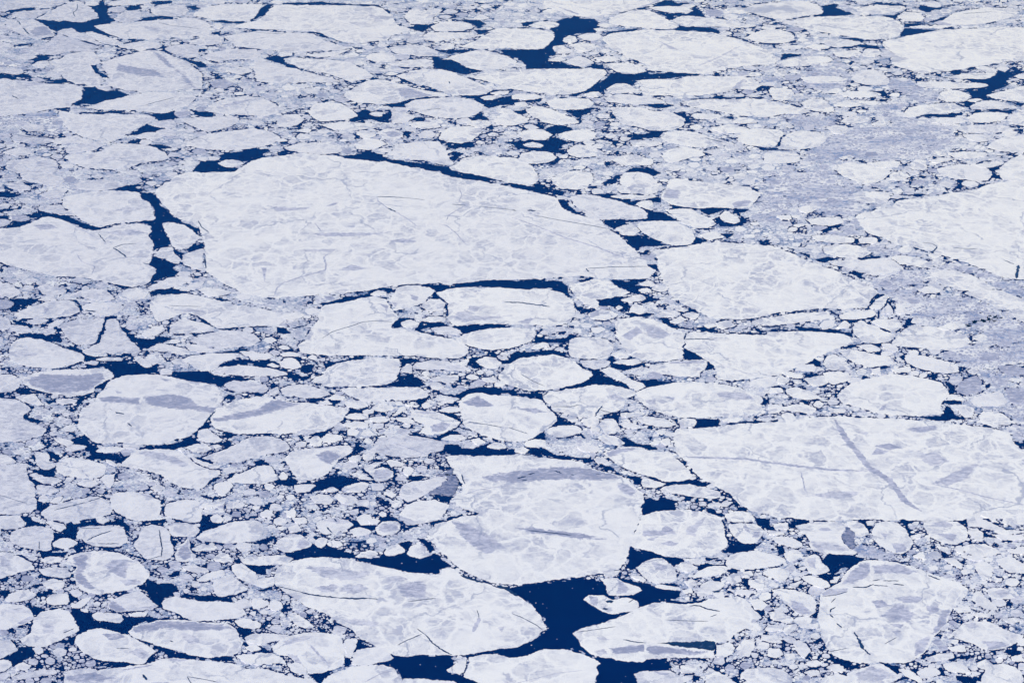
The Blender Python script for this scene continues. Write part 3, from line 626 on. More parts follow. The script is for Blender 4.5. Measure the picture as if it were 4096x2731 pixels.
R .9 111,24 112,28 120,34 130,39 140,45 149,52
R .7 187,17 189,23 186,29
R .7 193,32 185,36 177,41 175,46
R .8 168,49 176,51 184,58 193,68
R 1.2 235,43 255,50 285,62 315,71 340,81
R .7 54,48 60,56 66,63
B 5,89 10,89 8,103
B 75,92 88,86 95,88 105,90 90,92
B 10,32 30,34 50,34 45,36 20,38
B 64,33 70,30 77,29 72,32
B 40,73 60,72 75,72 70,75 50,75
B 42,58 66,57 110,57 125,56 105,60 70,61
B 135,62 148,65 140,67 120,65
F rounded streaky pan on the left bank of the tall dark lead, upper of two|-178,26 -170,22 -155,20 -140,18 -125,18.5 -108,20 -105,25 -97,30 -95,38 -92,44 -95,46 -115,47.5 -130,49 -140,51.5 -150,50 -160,46 -165,42 -173,36 -178,32
B -135,37 -118,33 -102,35 -115,38
F big round mottled pan with a dark V shaped crack, left of the tall dark lead|-241,54 -220,52 -207,48 -197,43 -190,42 -175,46 -165,51 -150,55 -135,52.5 -120,49 -105,48.5 -97,51 -95,56 -98,60 -94,66 -94,75 -96,82 -98,86 -91,91 -95,97 -96,101 -102,105 -115,107 -127,105 -145,101 -165,98 -185,97 -205,92 -225,88 -235,84 -241,70
C 1.2 -131,71 -125,75 -119,79.5
C .5 -131,71 -123,68 -110,67
C .6 -145,58 -138,66
C .6 -104,85 -98,86
R .8 -173,47 -160,54 -145,63
R .8 -165,76 -160,84 -148,88 -151,96
B -205,50 -190,49 -180,53 -198,55
B -140,56 -110,54 -98,58 -125,60
T 0 1
Y grey oval floe lying in the narrow lead near the left edge|10,42 22,41 28,45 20,47 11,46
F small floe cut by the left edge beside the grey oval floe|-6,45 5,45 11,47 5,51 -6,53
F small pale floe wedged above the start of the narrow lead at left|36,33 55,31 60,36 68,40 69,42 55,41 45,38 36,37
F bright streaked floe above the head of the tall dark lead, left|68,13 80,9 95,8 110,10 118,13 105,17 90,19 72,17
F broad lavender floe above a small dark oval pool, far left|18,3 30,0 55,5 60,9 55,14 45,15 35,12 20,9
F small slab floe left of the small dark oval pool, far left|5,12 15,11 28,15 28,18 18,18 8,16
F small block floe between grey smears, above the rounded streaky pan|36,22 50,17 62,18 58,24 45,26
F shield shaped floe between the tall dark lead and the giant floe|149,49 155,47 170,50 178,56 184,62 179,67 172,72 160,71 156,66 152,57
F small triangular floe in the middle of the tall dark lead|141,77 148,71 158,70 162,77 167,82 164,86 152,82 141,79
F bright slice of a floe hugging the giant floe's left tip|169,77 180,73 187,72 187,92 178,90 168,86
F pale spindle floe below the foot of the tall dark lead|135,107 142,104 155,98 172,97 178,101 165,106 150,109 138,109
F small pale floe right of the spindle floe at the foot of the tall lead|165,110 178,103 187,102 186,107 175,110
F neat oval floe directly below the big round mottled pan|108,113 118,108 130,108 137,112 134,117 122,119 110,117
F pale oval floe second from the left under the big round mottled pan|70,111 80,109 95,109 103,114 106,118 98,120 85,119 75,116
F pale oval floe in mosaic brash at left, above a thin dark dash|34,107 42,105 55,107 62,110 58,114 48,115 38,113
F greyish floe cut by the left edge under the big round mottled pan|-6,104 8,103 15,108 20,113 10,117 -6,114
F tiny oval floe on the upper shore of the dark pool near the left edge|35,119 42,116 50,115 52,119 42,120
F small oval floe at the lower left corner of the giant floe|182,110 190,107 205,109 213,112 205,115 192,116
Y grey smooth floe at the left edge beside a dark pool|-6,118 5,119 13,122 10,126 -6,128
F domed floe split by a grey wedge, right of the dark pool near the left edge|15,130 25,126 38,122 42,120 60,119 68,121 73,126 74,130 65,134 45,136 25,136 13,134
B 39,123 46,127 41,132
B 62,127 72,125 72,130
F pale floe with a single dark slot, lower left of the giant floe|75,124 85,121 105,121 115,125 112,129 100,134 85,132 76,128
C 1.2 78,128.5 88,129.5
F very long pale floe running along below the giant floe's lower left side|137,123 145,115 165,113 180,114 200,119 215,123 235,126 255,130 262,136 255,142 235,143 215,144 200,145 190,139 180,133 168,131 155,137 145,139 140,132
B 160,128 175,127 190,129 170,130
C .4 155,124 185,125
F smooth oval floe tucked under the very long pale floe|165,137 175,137 190,141 197,147 180,149 165,150 155,149 155,142
F sloping floe on the left side of the straight dark slit, mid left|55,144 62,139 72,136 96,136 95,142 92,150 88,158 84,160 70,160 60,153
F triangular floe on the right side of the straight dark slit, mid left|98,137 107,136 112,145 120,155 130,165 120,168 95,168 82,170 75,166 91,158 95,148
F small floe right of the triangular floe of the dark slit|130,150 140,143 150,143 152,147 145,151 135,154
F small floe at the left edge between two dark pools, mid left|-6,134 5,135 10,140 8,146 -6,146
F small floe under a dark patch near the left edge, above a long dark pool|10,142 25,143 30,148 20,150 10,147
F sliver floe directly below the domed floe with the grey wedge|25,138 40,136 45,138 38,141 28,141
F small slanted floe right of the sliver floe below the domed floe|45,141 55,137 60,138 50,144 44,145
F pale egg shaped floe right of the little dark notch, mid left|174,157 185,151 200,147 220,147 234,150 240,156 232,161 210,163 190,162
W 98,18 112,14 125,13 126,19 142,21 145,28 152,36 158,42 168,48 178,51 184,58 183,60 176,55 168,50 158,47 149,48 151,55 154,62 157,66 152,70 144,72 141,74 140,62 137,59 140,54 137,50 135,49 120,48 108,50 120,48 143,46 142,40 139,32 130,25 126,19 105,18
W 24,41 35,38 50,40 65,42 72,46 85,51 97,53 86,55 75,51 62,48 50,44 38,42 30,44
W -5,52 15,48 28,47 12,54 -5,55
W -5,42 10,41 8,45 -5,45
W -5,36 10,35 22,35 10,37 -5,38
W 172,72 186,66 188,71 180,73
W 160,73 169,76 168,81 164,78
W 140,79 150,80 162,85 160,90 164,94 158,97 145,100 140,104 138,101 142,93 144,91 137,88 136,86 140,82
W 137,111 158,107 170,111 180,111 165,113 145,114 138,116
W 105,105 120,106 133,106 120,108 108,107
W 8,118 35,117 40,119 25,124 16,129 8,127 13,124
W 60,118 70,118 75,124 74,126 68,121
W 98,109 108,111 100,112
W 10,137 22,138 32,143 28,145 15,141
W 15,152 25,149 45,150 52,150 58,157 40,158 20,156
W 96,136 98,133 107,133 107,136 98,138 95,148 91,160 86,160 92,148
W 110,143 118,147 118,151 113,150
W 116,150 128,154 140,155 145,151 160,154 150,158 122,158
W 165,133 168,132 166,137
W 182,135 190,139 198,145 212,145 205,147 195,144
W 174,150 188,148 180,153
W 20,10 35,12 25,14
W 2,13 12,18 14,20 5,17
W 193,116 205,117 212,120 200,119
W -3,19 20,22 12,25 -3,24
T 1 1
F broad floe crossed by a fine curved dark crack, below the giant floe|38,160 45,155 50,145 57,136 59,126 64,123 80,121 95,117 107,115 120,118 122,122 126,128 131,134 131,137 127,140 125,144 145,147 165,151 180,154 196,162 195,168 185,173 160,172 120,170 80,170 50,169 40,166
C .5 61,154 70,148 90,142 98,139 110,138 125,139
B 112,122 122,124 120,130 118,126
B 42,152 50,150 50,156
F tiny lens floe standing in the lead along the giant floe's lower edge|105,114 112,110 119,112 120,115 110,115
F speckled pale floe below the giant floe, left of a dark notch|124,115 128,108 140,105 160,107 165,111 158,117 155,122 145,125 130,128 124,122
B 142,114 150,116 148,120 143,118
B 124,120 130,122 128,127
F small block floe squeezed by dark water, under the speckled pale floe|150,125 158,118 168,118 175,122 172,128 160,130
F broad floe with large grey stains and a dark slot, under the giant's straight lead|165,112 180,108 200,107 235,108 270,109 282,112 290,118 293,124 293,132 290,138 280,142 255,142 235,141.5 205,141 185,143 178,140 176,135 176,128 176,122 172,118
B 178,135 190,128 203,125 208,128 198,133 220,133 235,133 215,137 190,139
B 196,124 207,125 202,130 194,128
C 1.3 228,121 240,121 255,123 270,125
B 240,139 252,135 255,136 250,141
B 282,140 292,134 290,138
R .4 190,107 205,113 212,114
F small rounded floe in the dark water left of the grey stained broad floe|133,140 142,137 150,140 148,144 138,145
F thin lens floe above the small rounded floe in the dark water|145,138 160,134 173,135 174,138 160,139
F tiny floe in the fork of dark water beside the grey stained broad floe|162,131 174,127 172,132 165,134
F small kite floe lower left of the grey stained broad floe|160,145 178,143 188,147 190,150 175,151 165,149
F pale floe directly below the grey stained broad floe|195,149 205,146 225,144 240,144 255,146 258,151 250,158 235,163 215,165 190,160 183,155
R .4 200,157 225,150
F small pale floe in the brash between the long pale floe and the cracked floe|25,131 40,130 45,133 35,138 25,136
F small floe below the brash left of the cracked broad floe|28,140 38,138 40,141 32,143
W 228,11 237,11 237,14 230,13
W 163,-2 175,-2 185,3 200,5 214,9 214,10 200,10 185,7 175,4
W 59,122 75,118 95,115 108,110 118,107 125,107 125,111 122,114 118,110 110,111 106,115 120,116 121,118 108,116 95,118 80,121 62,125
W 150,104 170,104 175,105 180,106 190,103 210,101 235,101 235,107 215,107 200,106 185,107 172,111 166,112 168,115 173,119 175,123 168,118 160,118 163,115 164,111 160,107
W 131,128 140,129 130,130
W 126,139 131,135 145,135 148,138 155,141 172,139 177,144 190,142 210,142 235,142 235,144 215,144 200,147 190,152 175,145 165,143 150,146 140,144 150,142 135,143 125,145
W 158,131 168,129 165,133
W 20,144 28,144 33,150 20,149
W 33,144 48,142 40,145
W 24,118 28,120 27,123
W -2,151 6,156 3,158
W 174,122 178,128 176,136 174,130
W 158,148 168,150 160,149
T 2 1
F pale floe along the giant floe's upper right lead, left of a ragged boulder floe|-58,-3 -46,-11 -30,-14 2,-12 18,-5 24,3 25,9 20,13 15,14 2,12 -20,7 -40,3 -55,0
F large pale floe between brash strips, above the giant floe's ragged lead|35,8 45,2 60,0 74,2 75,9 70,16 60,18 45,17 40,14
F dome shaped floe with a flat base and a dark arc of water over it|99,6 102,3 115,1 126,3 133,9 136,15 132,21 120,22 100,21 97,18
B 105,16 115,12 110,19
F tapering pale floe just right of the ragged lead on the giant's upper right side|53,24 60,22 72,22 85,25 98,28 110,32 120,35 125,39 124,44 115,45 95,45 80,45 70,42 62,36 56,30
F thin lens floe directly beneath the dome shaped floe|90,24 100,22 120,23 135,24 120,27 100,26
F small floe hooked onto the tip of the tapering pale floe|114,31 120,28 128,28 130,33 126,36 118,33
F big blocky bright floe bordering the lavender slush field|137,26 139,18 143,9 150,7 175,10 200,13 218,15 228,21 226,26 218,34 200,35 185,34 170,35 155,33 145,31
B 138,24 142,16 155,19 152,27
B 202,30 212,27 220,28 216,33 204,34
R .6 162,21 180,18 205,14
F bright oval floe below the left half of the big blocky bright floe|142,37 150,35 165,35 173,40 183,44 188,49 180,53 168,53 155,48
F small triangular white floe ringed by dark water, below the big blocky floe|190,42 195,37 200,38 208,43 210,47 203,49 193,46
F oval floe left of the dark triangle above the second largest floe|115,52 118,47 130,46 150,47 162,52 167,57 168,64 163,68 150,69 138,66 128,62 120,57
F small rounded floe in the chain of pools on the giant floe's right flank|95,53 103,50 113,51 118,56 112,60 100,59
F small floe right of the dark triangle above the second largest floe|173,59 185,56 192,62 183,64 176,62
F second largest floe, broad and faintly streaked, right of the giant floe|130,73 145,71 165,68 190,65 220,67 240,69 258,76 275,84 295,91 312,98 325,104 336,110 335,114 330,118 327,126 310,127 280,127 250,130 235,133 222,136 205,137 185,136 178,133 165,127 155,122 145,114 140,105 136,95 134,88 132,80
F long narrow slice split off below the second largest floe|220,138 235,135 255,131 275,130 290,129 293,133 297,136 275,138 255,141 237,143 222,142
F pointed pale floe under the giant floe's right end, between two dark leads|52,105 60,103 72,100 80,99 90,102 100,108 109,112 100,115 85,118 70,120 60,118 55,112
F small squarish floe under the pointed pale floe|62,119 75,118 80,121 78,127 70,125
F small flat floe with dark water on both sides, below the pointed pale floe|100,119 110,115 118,114 123,117 118,120 108,121
F tiny round floe on the right rim of the dark rectangle pool|98,124 102,126 98,128 95,126
F small rounded floe above the dark strip, right of the tiny round floe|108,127 112,123 120,124 125,129 118,132 108,130
F tiny jagged floe in the black triangle under the giant's right end|116,110 124,108 128,110 122,113
F small sliver floe at the right corner of the black triangle|117,104 125,101 135,106 122,106
F pale floe with a grey shoulder, left of the dark strip under the rectangle pool|70,131 78,128 90,128 98,132 95,135 85,138 72,136
B 71,131 80,127 80,133 72,135
F small oval floe at the right end of the dark strip|133,132 140,128 150,129 155,132 148,135 138,135
F tiny oval floe lying in the diagonal dark streak, centre right|145,138 155,134 161,137 155,140 146,140
F small white floe against the lower left side of the second largest floe|149,124 155,125 162,128 158,130 150,128
F small floe with dark chips around it, below the second largest floe|156,132 165,130 172,133 168,137 160,135
F tiny oval floe right of the diagonal dark streak, centre right|175,142 182,140 188,143 180,145
F small oval floe between thin leads under the second largest floe|187,140 200,138 205,143 195,146 188,144
F mottled round floe in the centre right, under the diagonal dark streak|94,140 100,136 115,134 128,136 142,141 152,146 158,149 158,160 157,172 140,175 120,174 108,170 100,160 95,150
B 100,152 115,143 120,148 108,156
B 123,142 135,143 145,150 140,155 124,152
F long pale floe with a dark slit in its upper left corner, centre right|159,153 161,149 180,148 210,150 232,151 236,148 262,147 295,149 310,152 314,157 300,163 280,172 265,180 245,188 232,190 215,192 200,193 187,191 188,185 183,178 176,173 166,167 158,163
C .9 157,155 172,154.5 186,155
C 1 158,155 160,149
R .5 175,171 200,181 225,189
W -2,11 15,14 30,16 50,19 45,23 35,21 20,19 -2,15
W 42,26 50,28 58,37 70,43 60,41 48,36
W 72,21 95,21 97,25 90,24 105,28 120,27 135,24 137,29 125,30 118,28 113,32 100,29 85,25
W 103,3 110,0 130,-2 137,3 130,5 120,1 108,2
W 82,12 93,12 100,4 96,5
W 120,36 130,38 140,38 148,44 155,47 130,46 118,46 105,48 93,54 85,48 82,45 100,46 124,44 125,39
W 97,58 110,60 122,59 128,64 145,68 130,70 120,69 114,74 108,68 103,61
W 148,32 165,34 155,35 145,36
W 170,35 190,34 200,35 190,38 180,41
W 200,35 218,35 215,38 208,38 215,46 212,51 190,51 186,45 192,42 195,47 204,49 212,46 207,40
W 163,68 170,61 180,65 168,68
W 168,54 175,56 170,58
W 190,58 205,57 198,63
W 224,64 237,65 232,68
W 112,74 120,77 118,74
W 124,87 134,86 134,89 130,91
W 129,95 134,96 131,98
W -2,101 20,101 45,101 50,105 52,112 54,117 45,112 35,108 -2,108
W 60,101 75,99 65,103
W 87,100 105,101 120,101 114,105 127,107 118,112 125,115 137,118 133,120 120,120 122,116 110,112 100,107
W 79,119 95,117 107,115 100,119 101,123 107,122 108,126 100,127 90,125 80,124
W 58,124 65,125 71,128 68,131 60,129
W 100,131 115,130 130,131 125,134 108,134
W 133,136 142,134 148,140 155,143 165,145 160,146 150,144
W 167,145 190,146 185,148
W 25,144 28,145 26,147
W 50,142 58,142 57,145
W 18,158 22,153 35,155 60,152 50,158
W 222,146 238,147 228,150
W 163,128 178,134 170,132
T 3 1
F vast pale slab with soft white swirls, cut by the right edge at mid height|80,42 90,38 112,33 120,27 140,25 165,21 190,17 205,12 242,11 242,98 228,100 215,98 195,90 175,83 155,76 140,72 118,68 105,62 92,58 86,52
C 1.3 155,70 153,73 150.5,75.5
C .5 142,66 150,67 156,70
C .5 170,71 192,72
C 2.2 230,87 229,94 228,99
C .6 216,82 226,86
R .5 115,50 140,55 175,60
F small bright floe in the brash above the swirled slab|112,8 113,3 120,1 128,3 131,6 122,9
F oval floe at right, above the swirled slab with dark dashes below|155,-2 180,-6 200,-3 206,3 203,9 190,10 175,8 160,5
F smooth floe cut by the right edge, above the swirled slab|208,0 225,-12 242,-14 242,10 215,8 212,3
F faint pale floe between slush and the swirled slab's upper corner|78,21 90,19 110,20 113,25 105,29 90,30 80,28
F bright strip floe in the middle of the lavender slush|35,45 50,43 68,44 70,48 58,51 40,50
F small white tooth shaped floe in the lavender slush|28,34 38,32 45,36 38,39 30,38
F little bright sliver floe at the left rim of the lavender slush|8,42 20,41 22,45 12,45
F flat pale floe left of the small boxed floe, below the slush|40,60 60,59 80,62 79,66 60,67 45,65
F tiny boxed floe between two dark dots under the swirled slab|83,63 95,61 101,64 99,67 85,67
F bright floe above the black lens above the second largest floe|50,70 70,67 90,70 95,76 85,80 65,80 52,76
F bright wing shaped floe along the second largest floe's upper right side|55,83 75,82 110,80 118,84 125,90 118,94 100,97 90,95 75,90 60,87
F curving strip floe tucked under the swirled slab's lower rim|112,80 120,78 140,80 152,85 150,90 135,88 120,86
F smooth grey white floe right of centre brash, beside a lavender band, far right|148,95 155,92 170,91 185,95 200,102 209,108 195,111 175,110 158,104 150,100
F long leaf shaped floe near the right edge below the lavender band|180,113 190,109 215,110 235,118 242,124 225,128 210,126 195,119
F small pale floe in fine brash, right of the second largest floe's tip|137,110 150,105 163,106 160,112 145,113
F tall narrow floe at the second largest floe's right tip, beside a thin lead|93,126 100,118 106,115 110,118 105,126 100,128
F tiny triangular floe right of the tall narrow floe|104,130 110,122 114,127 115,131 105,132
F flat floe under the second largest floe's right corner, by a black wedge|65,133 75,129 95,128 100,132 95,135 75,137 66,136
F tiny wedge floe in brash right of the thin forked leads|117,122 125,125 130,131 118,131
F tiny pale floe in the dark pool under the narrow slice|47,142 52,138 62,138 60,144 50,146
F tiny mottled floe right beside the dark pool under the narrow slice|63,144 70,138 75,141 74,145 66,145
F mottled squarish floe right of the dark pool under the narrow slice|78,150 79,141 86,137 92,141 100,143 110,148 118,151 112,157 100,159 88,158
F pale wide floe left of a small black arrow pool, right|93,139 100,136 118,136 124,141 122,145 115,149 108,146 100,142
F smooth oval floe in brash right of the small black arrow pool|155,145 165,140 180,140 182,144 170,147
F smooth domed floe just below the small black arrow pool|112,160 122,148 130,143 150,143 170,147 180,150 188,157 180,162 165,165 140,163 125,162
F smooth floe cut by the right edge above the grey round ice field|222,128 230,127 242,122 242,142 228,137
W 17,70 24,72 23,75
W 27,75 38,77 38,80
W 41,82 55,79 62,82 52,85
W 88,80 103,78 103,81
W 107,78 112,78 110,80
W 73,92 85,95 92,101 82,98
W 99,61 106,63 103,66 100,65
W 80,63 83,64 82,67
W 78,56 84,54 82,58
W 50,53 60,55 55,56
W 53,51 70,49 60,52
W 115,28 125,25 148,25 130,27 118,29
W 118,21 145,21 140,24 125,23
W 131,15 142,16 135,17
W 160,15 168,16 165,19
W 172,10 182,10 178,12
W 173,14 180,13 176,16
W 192,14 205,12 200,15
W 202,-3 208,2 212,6 205,6
W 101,110 107,110 104,115
W 101,114 95,120 89,128 93,128 97,122
W 56,128 60,128 64,133 58,131
W 58,137 75,137 90,136 100,134 80,139 65,139
W 100,128 103,128 102,134 100,134
W 75,138 78,142 76,145
W 112,120 114,122 117,131 115,131
W 103,127 113,118 112,120 106,127
W 23,142 35,144 48,145 60,146 70,148 78,148 78,154 70,150 60,148 30,148
W -2,147 12,144 5,148
W 124,142 130,136 135,141 124,144
W 151,88 160,87 156,91
W 180,94 186,97 182,97
W 210,127 222,128 215,129
W 180,111 190,109 185,112
W 228,93 231,100 224,100
W 223,142 228,142 228,145
W 180,120 188,123 184,123
W 43,28 47,30 46,36 44,35
G big lavender grey slush field left of the swirled slab|-5,0 60,0 75,10 110,12 85,17 78,30 82,40 60,42 40,40 30,30 5,45 -15,45 -10,30 -5,15
G lavender band of thin ice curving down to the right edge|150,87 170,86 200,92 230,102 242,112 242,118 215,109 190,97 170,91 152,92
G grey brash field right of the second largest floe|95,98 115,92 140,90 150,100 145,108 135,112 150,118 180,113 195,122 210,129 225,135 195,140 185,148 160,142 140,134 125,130 118,122 108,114
G round field of grey young ice near the right edge, mid height|188,139 205,135 222,137 240,142 242,158 210,160 195,152
G narrow lavender smear under the swirled slab's left end|98,68 115,73 140,76 142,79 115,78 100,75
G lavender patch between the bright strip floe and the swirled slab|60,48 80,44 85,52 80,60 50,59 48,56 70,54
T 3 2
F enormous pan crossed by a broad grey diagonal band, filling the right side|-87,84 -84,80 -72,80 -60,79 -40,77 -20,75 0,74 20,72 45,69.5 60,68.5 100,70 135,72 160,75 185,77 203,79 216,82 223,85 226,92 232,98 242,102 242,161 200,163 155,166 105,164 60,165 25,163 5,161 -8,158 -18,155 -30,146 -40,138 -52,131 -63,125 -72,116 -79,108 -85,102 -87,92
R 5 61,72 66,80 72,90 79,98 86,107 94,117 103,122 111,127 118,136 126,147 134,152 141,156
R 2.6 -78,106 -50,107 -20,108 0,111 30,115 60,118 92,119
R 1 30,120 32,127 34,137
R 1 150,131 175,136 200,143 235,150
B 125,81 140,78 155,77 155,81 140,84
B 78,83 95,83 90,86
B 150,130 170,120 195,110 185,125 165,133
B 138,105 150,101 158,104 165,110 155,116 145,112
B 98,96 112,93 122,98 110,100
B 95,104 100,98 112,101 104,104
B 35,142 60,137 88,138 70,145
F large round bright pan above the top of the broad grey diagonal band, right|63,50 67,44 78,38 95,33 110,30 130,31 150,35 160,38 165,45 167,49 161,55 159,62 162,66 150,68 120,68.5 100,66 80,60 68,57
B 102,63 105,59 109,58 107,63
F long pale floe leading right into fine brash, above the large round bright pan|125,16 128,12 145,13 165,18 175,23 176,28 165,30 150,28 135,24 127,20
F pale floe with a dark lead across its top, above the large round bright pan|64,8 75,7 95,11 112,14 119,20 112,22 95,24 80,21 70,14
R .9 112,14 116,20
F tiny oval floe inside the arched dark lead at right|81,4 95,3 102,6 103,9 92,10
F tiny curved floe right of the arched dark lead's tip|104,3 112,2 120,7 117,10 107,7
F pale squarish floe with a round blemish, left of the arched lead floes|50,20 55,13 62,12 70,18 78,24 70,27 55,26
F small dome floe on the south bank of the long diagonal lead, right|25,27 28,22 40,21 52,26 40,28
F smooth round cornered floe under a small dark bar, right|33,34 50,31 56,35 53,40 42,42 36,38
F pale floe with a grey smudge, upper left of the large round bright pan|50,29 65,27 75,30 76,36 60,40 54,35
F greyish round floe left of the large round bright pan|16,44 25,42 37,45 50,52 35,54 24,52 17,48
F small oval floe in the loop of dark water at the diagonal lead's lower end|5,33 12,31 20,36 15,40 8,38
F tiny flat floe right of the loop of dark water|13,29 20,28 32,31 31,34 20,33
F tiny round floe just above the large round bright pan|95,26 103,24 104,29 97,31
F tiny blocky floe above the large round pan's crest, right of the tiny round one|113,26 130,23 131,28 118,29
F small oval floe at the foot of the loop of dark water|-3,43 12,43 14,47 3,48 -4,47
F small wedge floe at the right flank of the large round bright pan|165,50 172,49 182,55 165,54
Y smooth grey floe right of the dark lead beside the large round bright pan|175,38 185,33 192,31 197,38 197,46 188,48 182,50 173,46
F tilted pale floe under the black sliver, right of the large round bright pan|166,58 180,58 190,62 188,70 180,70 172,62
F oval floe in brash along the top of the enormous banded pan's right shoulder|193,68 200,62 215,66 225,73 222,77 205,78 196,75
F crumpled whitish floe between the grey floe and the banded pan, far right|185,54 195,50 210,46 216,48 220,55 215,60 200,60 190,60
Y small grey floe high in the brash at the far right, uppermost of the grey ones|193,16 203,10 212,12 212,17 203,18
Y flat grey floe at the right edge, right of the dark patchy slush|210,22 225,22 240,26 240,31 222,32 214,28
Y grey floe cut by the right edge, below the flat grey floe|218,43 235,43 241,46 241,56 225,58 220,52
F pale flat floe in brash left of the large round pan's base|10,62 22,58 35,58 45,62 40,67 25,65
F pale floe left of the flat floe near the large round pan's base|0,58 12,58 16,62 8,66 0,66
F tiny oval floe over the enormous pan's upper rim, beside its band's head|56,66 60,62 72,63 70,66
W 65,7 75,3 90,2 100,1 111,0 108,2 98,4 103,7 100,6 90,3 80,6
W 98,11 103,9 112,13 108,12
W 120,14 125,12 124,17
W 22,24 35,18 43,15 48,19 50,24 40,22 30,22
W 50,13 58,12 55,15
W 0,31 10,28 15,30 16,34 5,31
W 0,35 6,38 11,41 16,42 15,46 8,44 3,42
W 32,30 42,30 38,33
W 69,13 77,21 73,18
W 103,23 112,23 107,26
W 148,30 157,33 152,33
W 161,36 172,38 172,45 168,49 180,55 177,54 165,49 167,44
W 160,55 180,57 165,58
W 162,59 168,61 170,66 180,71 162,73 150,73 135,69 150,69 160,68
W 0,73 10,73 5,75
W 13,57 16,58 13,60
W 44,66 47,66 45,68
W 42,54 47,53 46,55
W 182,33 188,29 185,36
W 200,40 205,38 206,44 200,46
W 175,22 182,25 177,26
W 227,92 238,91 238,97 231,96
W 118,5 123,6 121,7
W 145,8 151,8 149,10
W 86,31 92,33 86,35
G dark teal patchy slush beside the smooth grey floe, far right|195,28 205,25 213,30 218,38 208,44 198,46 199,38 195,34
G fine grey brash field at the far right above the enormous banded pan|160,12 170,8 195,5 242,2 242,22 222,20 208,24 195,26 180,24 165,17
G grey brash wedge at the right edge above the banded pan's shoulder|192,60 215,60 242,58 242,90 228,90 222,82 235,76 225,70 205,64
T 2 2
F squarish pale floe upper left of the mottled round floe, by a thin lead|20,4 28,1 33,2 34,5 26,7 18,7
F pale rounded floe left of the mottled round floe, centre right|51,8 52,-1 60,-4 75,-4 88,-2 94,3 93,9 89,15 80,17 65,16 54,14
F floe with a grey top edge left of a dark notch, right of centre|125,22 140,20 150,17.5 178,17 179,24 173,29 172,33 155,33 143,31 130,28
B 141,20 155,18 177,17.5 177,20 160,21
F tiny pale floe above the bow tie shaped meeting of dark leads|91,12 98,10 107,14 105,16 95,15
F pale lens floe left of the bow tie shaped meeting of dark leads|62,18 70,17 85,17 91,19 88,23 75,26 65,23
F pale lens floe right of the bow tie shaped meeting of dark leads|93,20 100,17 115,17 119,20 112,22 100,21
F large oval pan with a faint crack, west bank of the star shaped dark lead|-11,28 -5,22 0,19 8,15 25,13 40,12 50,15 58,18 65,25 73,28 75,31 71,35 62,39 45,43 30,45 15,46 5,43 -8,39 -13,34
C .4 8,30 20,37 30,41
F narrow leaf floe on the upper right bank of the star shaped dark lead|80,27 90,23 100,28 110,35 120,38 123,42 115,46 105,40 92,34
R .4 98,38 110,31
F broad floe with a split right corner, below the star shaped dark lead|28,50 35,46 60,42.5 75,39.5 90,40 105,43 114,46 112,50 105,53 103,60 98,64 90,66 82,68 76,71 65,70 50,67 40,65 32,57 29,54
C .5 37,60 55,60 62,58
C 1.1 76,69 79,64 83,59
C .5 81,63 88,65 95,66
B 88,50 95,48 107,53 100,55 90,53
F large lens shaped pan with a grey eye, right of the split corner floe|113,48 125,42 150,37.5 170,37 190,39 210,42 220,48 230,51 229,58 231,63 225,67 205,69 180,70 155,70 140,67 125,62 117,56
B 185,48 195,46 215,48 222,53 205,54 190,51
B 122,54 132,53 132,58 125,58
B 140,51 150,51 148,54
F smooth pointed oval floe under the large lens shaped pan's left end|115,72 122,68 140,71 152,76 145,79 130,78 120,76
F smooth oval floe below the grey triangle floe's right tip, in brash|31,84 35,79 48,77 58,77 64,80 64,84 50,88 40,88
F tiny oval floe below the split corner floe's left foot|50,71 58,70 61,73 55,75
F speckled small floe directly below the split corner floe|65,72 78,70 80,75 75,79 66,77
F pale trapezoid floe right of the speckled small floe|80,75 85,71 93,71 98,76 100,80 95,85 85,85 82,80
F thin strip floe above the smooth pointed oval floe|100,66 118,65 122,67 110,70 100,69
F tiny flat floe left of the smooth pointed oval floe|100,75 110,75 118,78 110,80 102,79
F tiny round floe left of the pale trapezoid floe|72,80 77,78 81,81 80,84 73,84
F small pale floe at the upper end of the slanting black lead, right of centre|78,88 85,86 95,87 104,93 100,96 88,95 82,92
F tiny oval floe in brash above the slanting black lead's middle|131,83 136,82 142,83 138,86
F tiny speckled round floe just above the slanting black lead's right end|138,90 144,89 146,94 142,96 138,94
F tiny sliver floe above the slanting black lead|126,94 132,91 136,93 134,95
F tiny white square floe on the enormous banded pan's top left corner|154,78 156,71 169,72 168,78 160,79
F small flat floe between two dark strips above the banded pan|193,72 205,70 212,71 208,74 195,74
F pale small floe under the black notch below the grey triangle floe|12,93 20,90 30,91 31,95 25,97 13,97
F speckled tiny floe at the left end of the long black lead, centre|3,99 10,97 16,100 12,103 3,102
F tiny lens floe on top of the long black lead's left part|28,95 36,95 35,98 28,98
F pale wide floe left of the bright floe with a grey shoulder, centre|60,97 75,96 81,99 78,102 65,101
F large bright floe with a grey shoulder, left of the enormous banded pan|83,103 92,99 105,96.5 120,97.5 130,101 142,101 148,104 152,108 158,113 164,119 166,124 162,127 152,129 140,129 125,124 112,120 100,115 92,110
B 86,103 95,99 110,97.5 118,98.5 100,102 90,106
F small pale floe at the bend of the long black lead, centre|75,108 85,107 92,112 88,114 78,112
F small wedge floe below the large bright grey shouldered floe|118,130 122,125 130,127 142,131 132,135 120,134
F long smooth floe under the large bright grey shouldered floe|135,136 145,132 160,131 180,134 192,138 192,143 180,145 160,142 145,140
F small white floe left of a black streak below the banded pan's left flank|190,151 195,147 203,148 198,152
F small pale floe over the right end of the large lens shaped pan|213,41 220,36 236,32 246,34 246,40 232,43
W 0,12 5,9 15,10 38,7 45,11 50,13 35,13 20,13 5,17 -2,19 -2,12
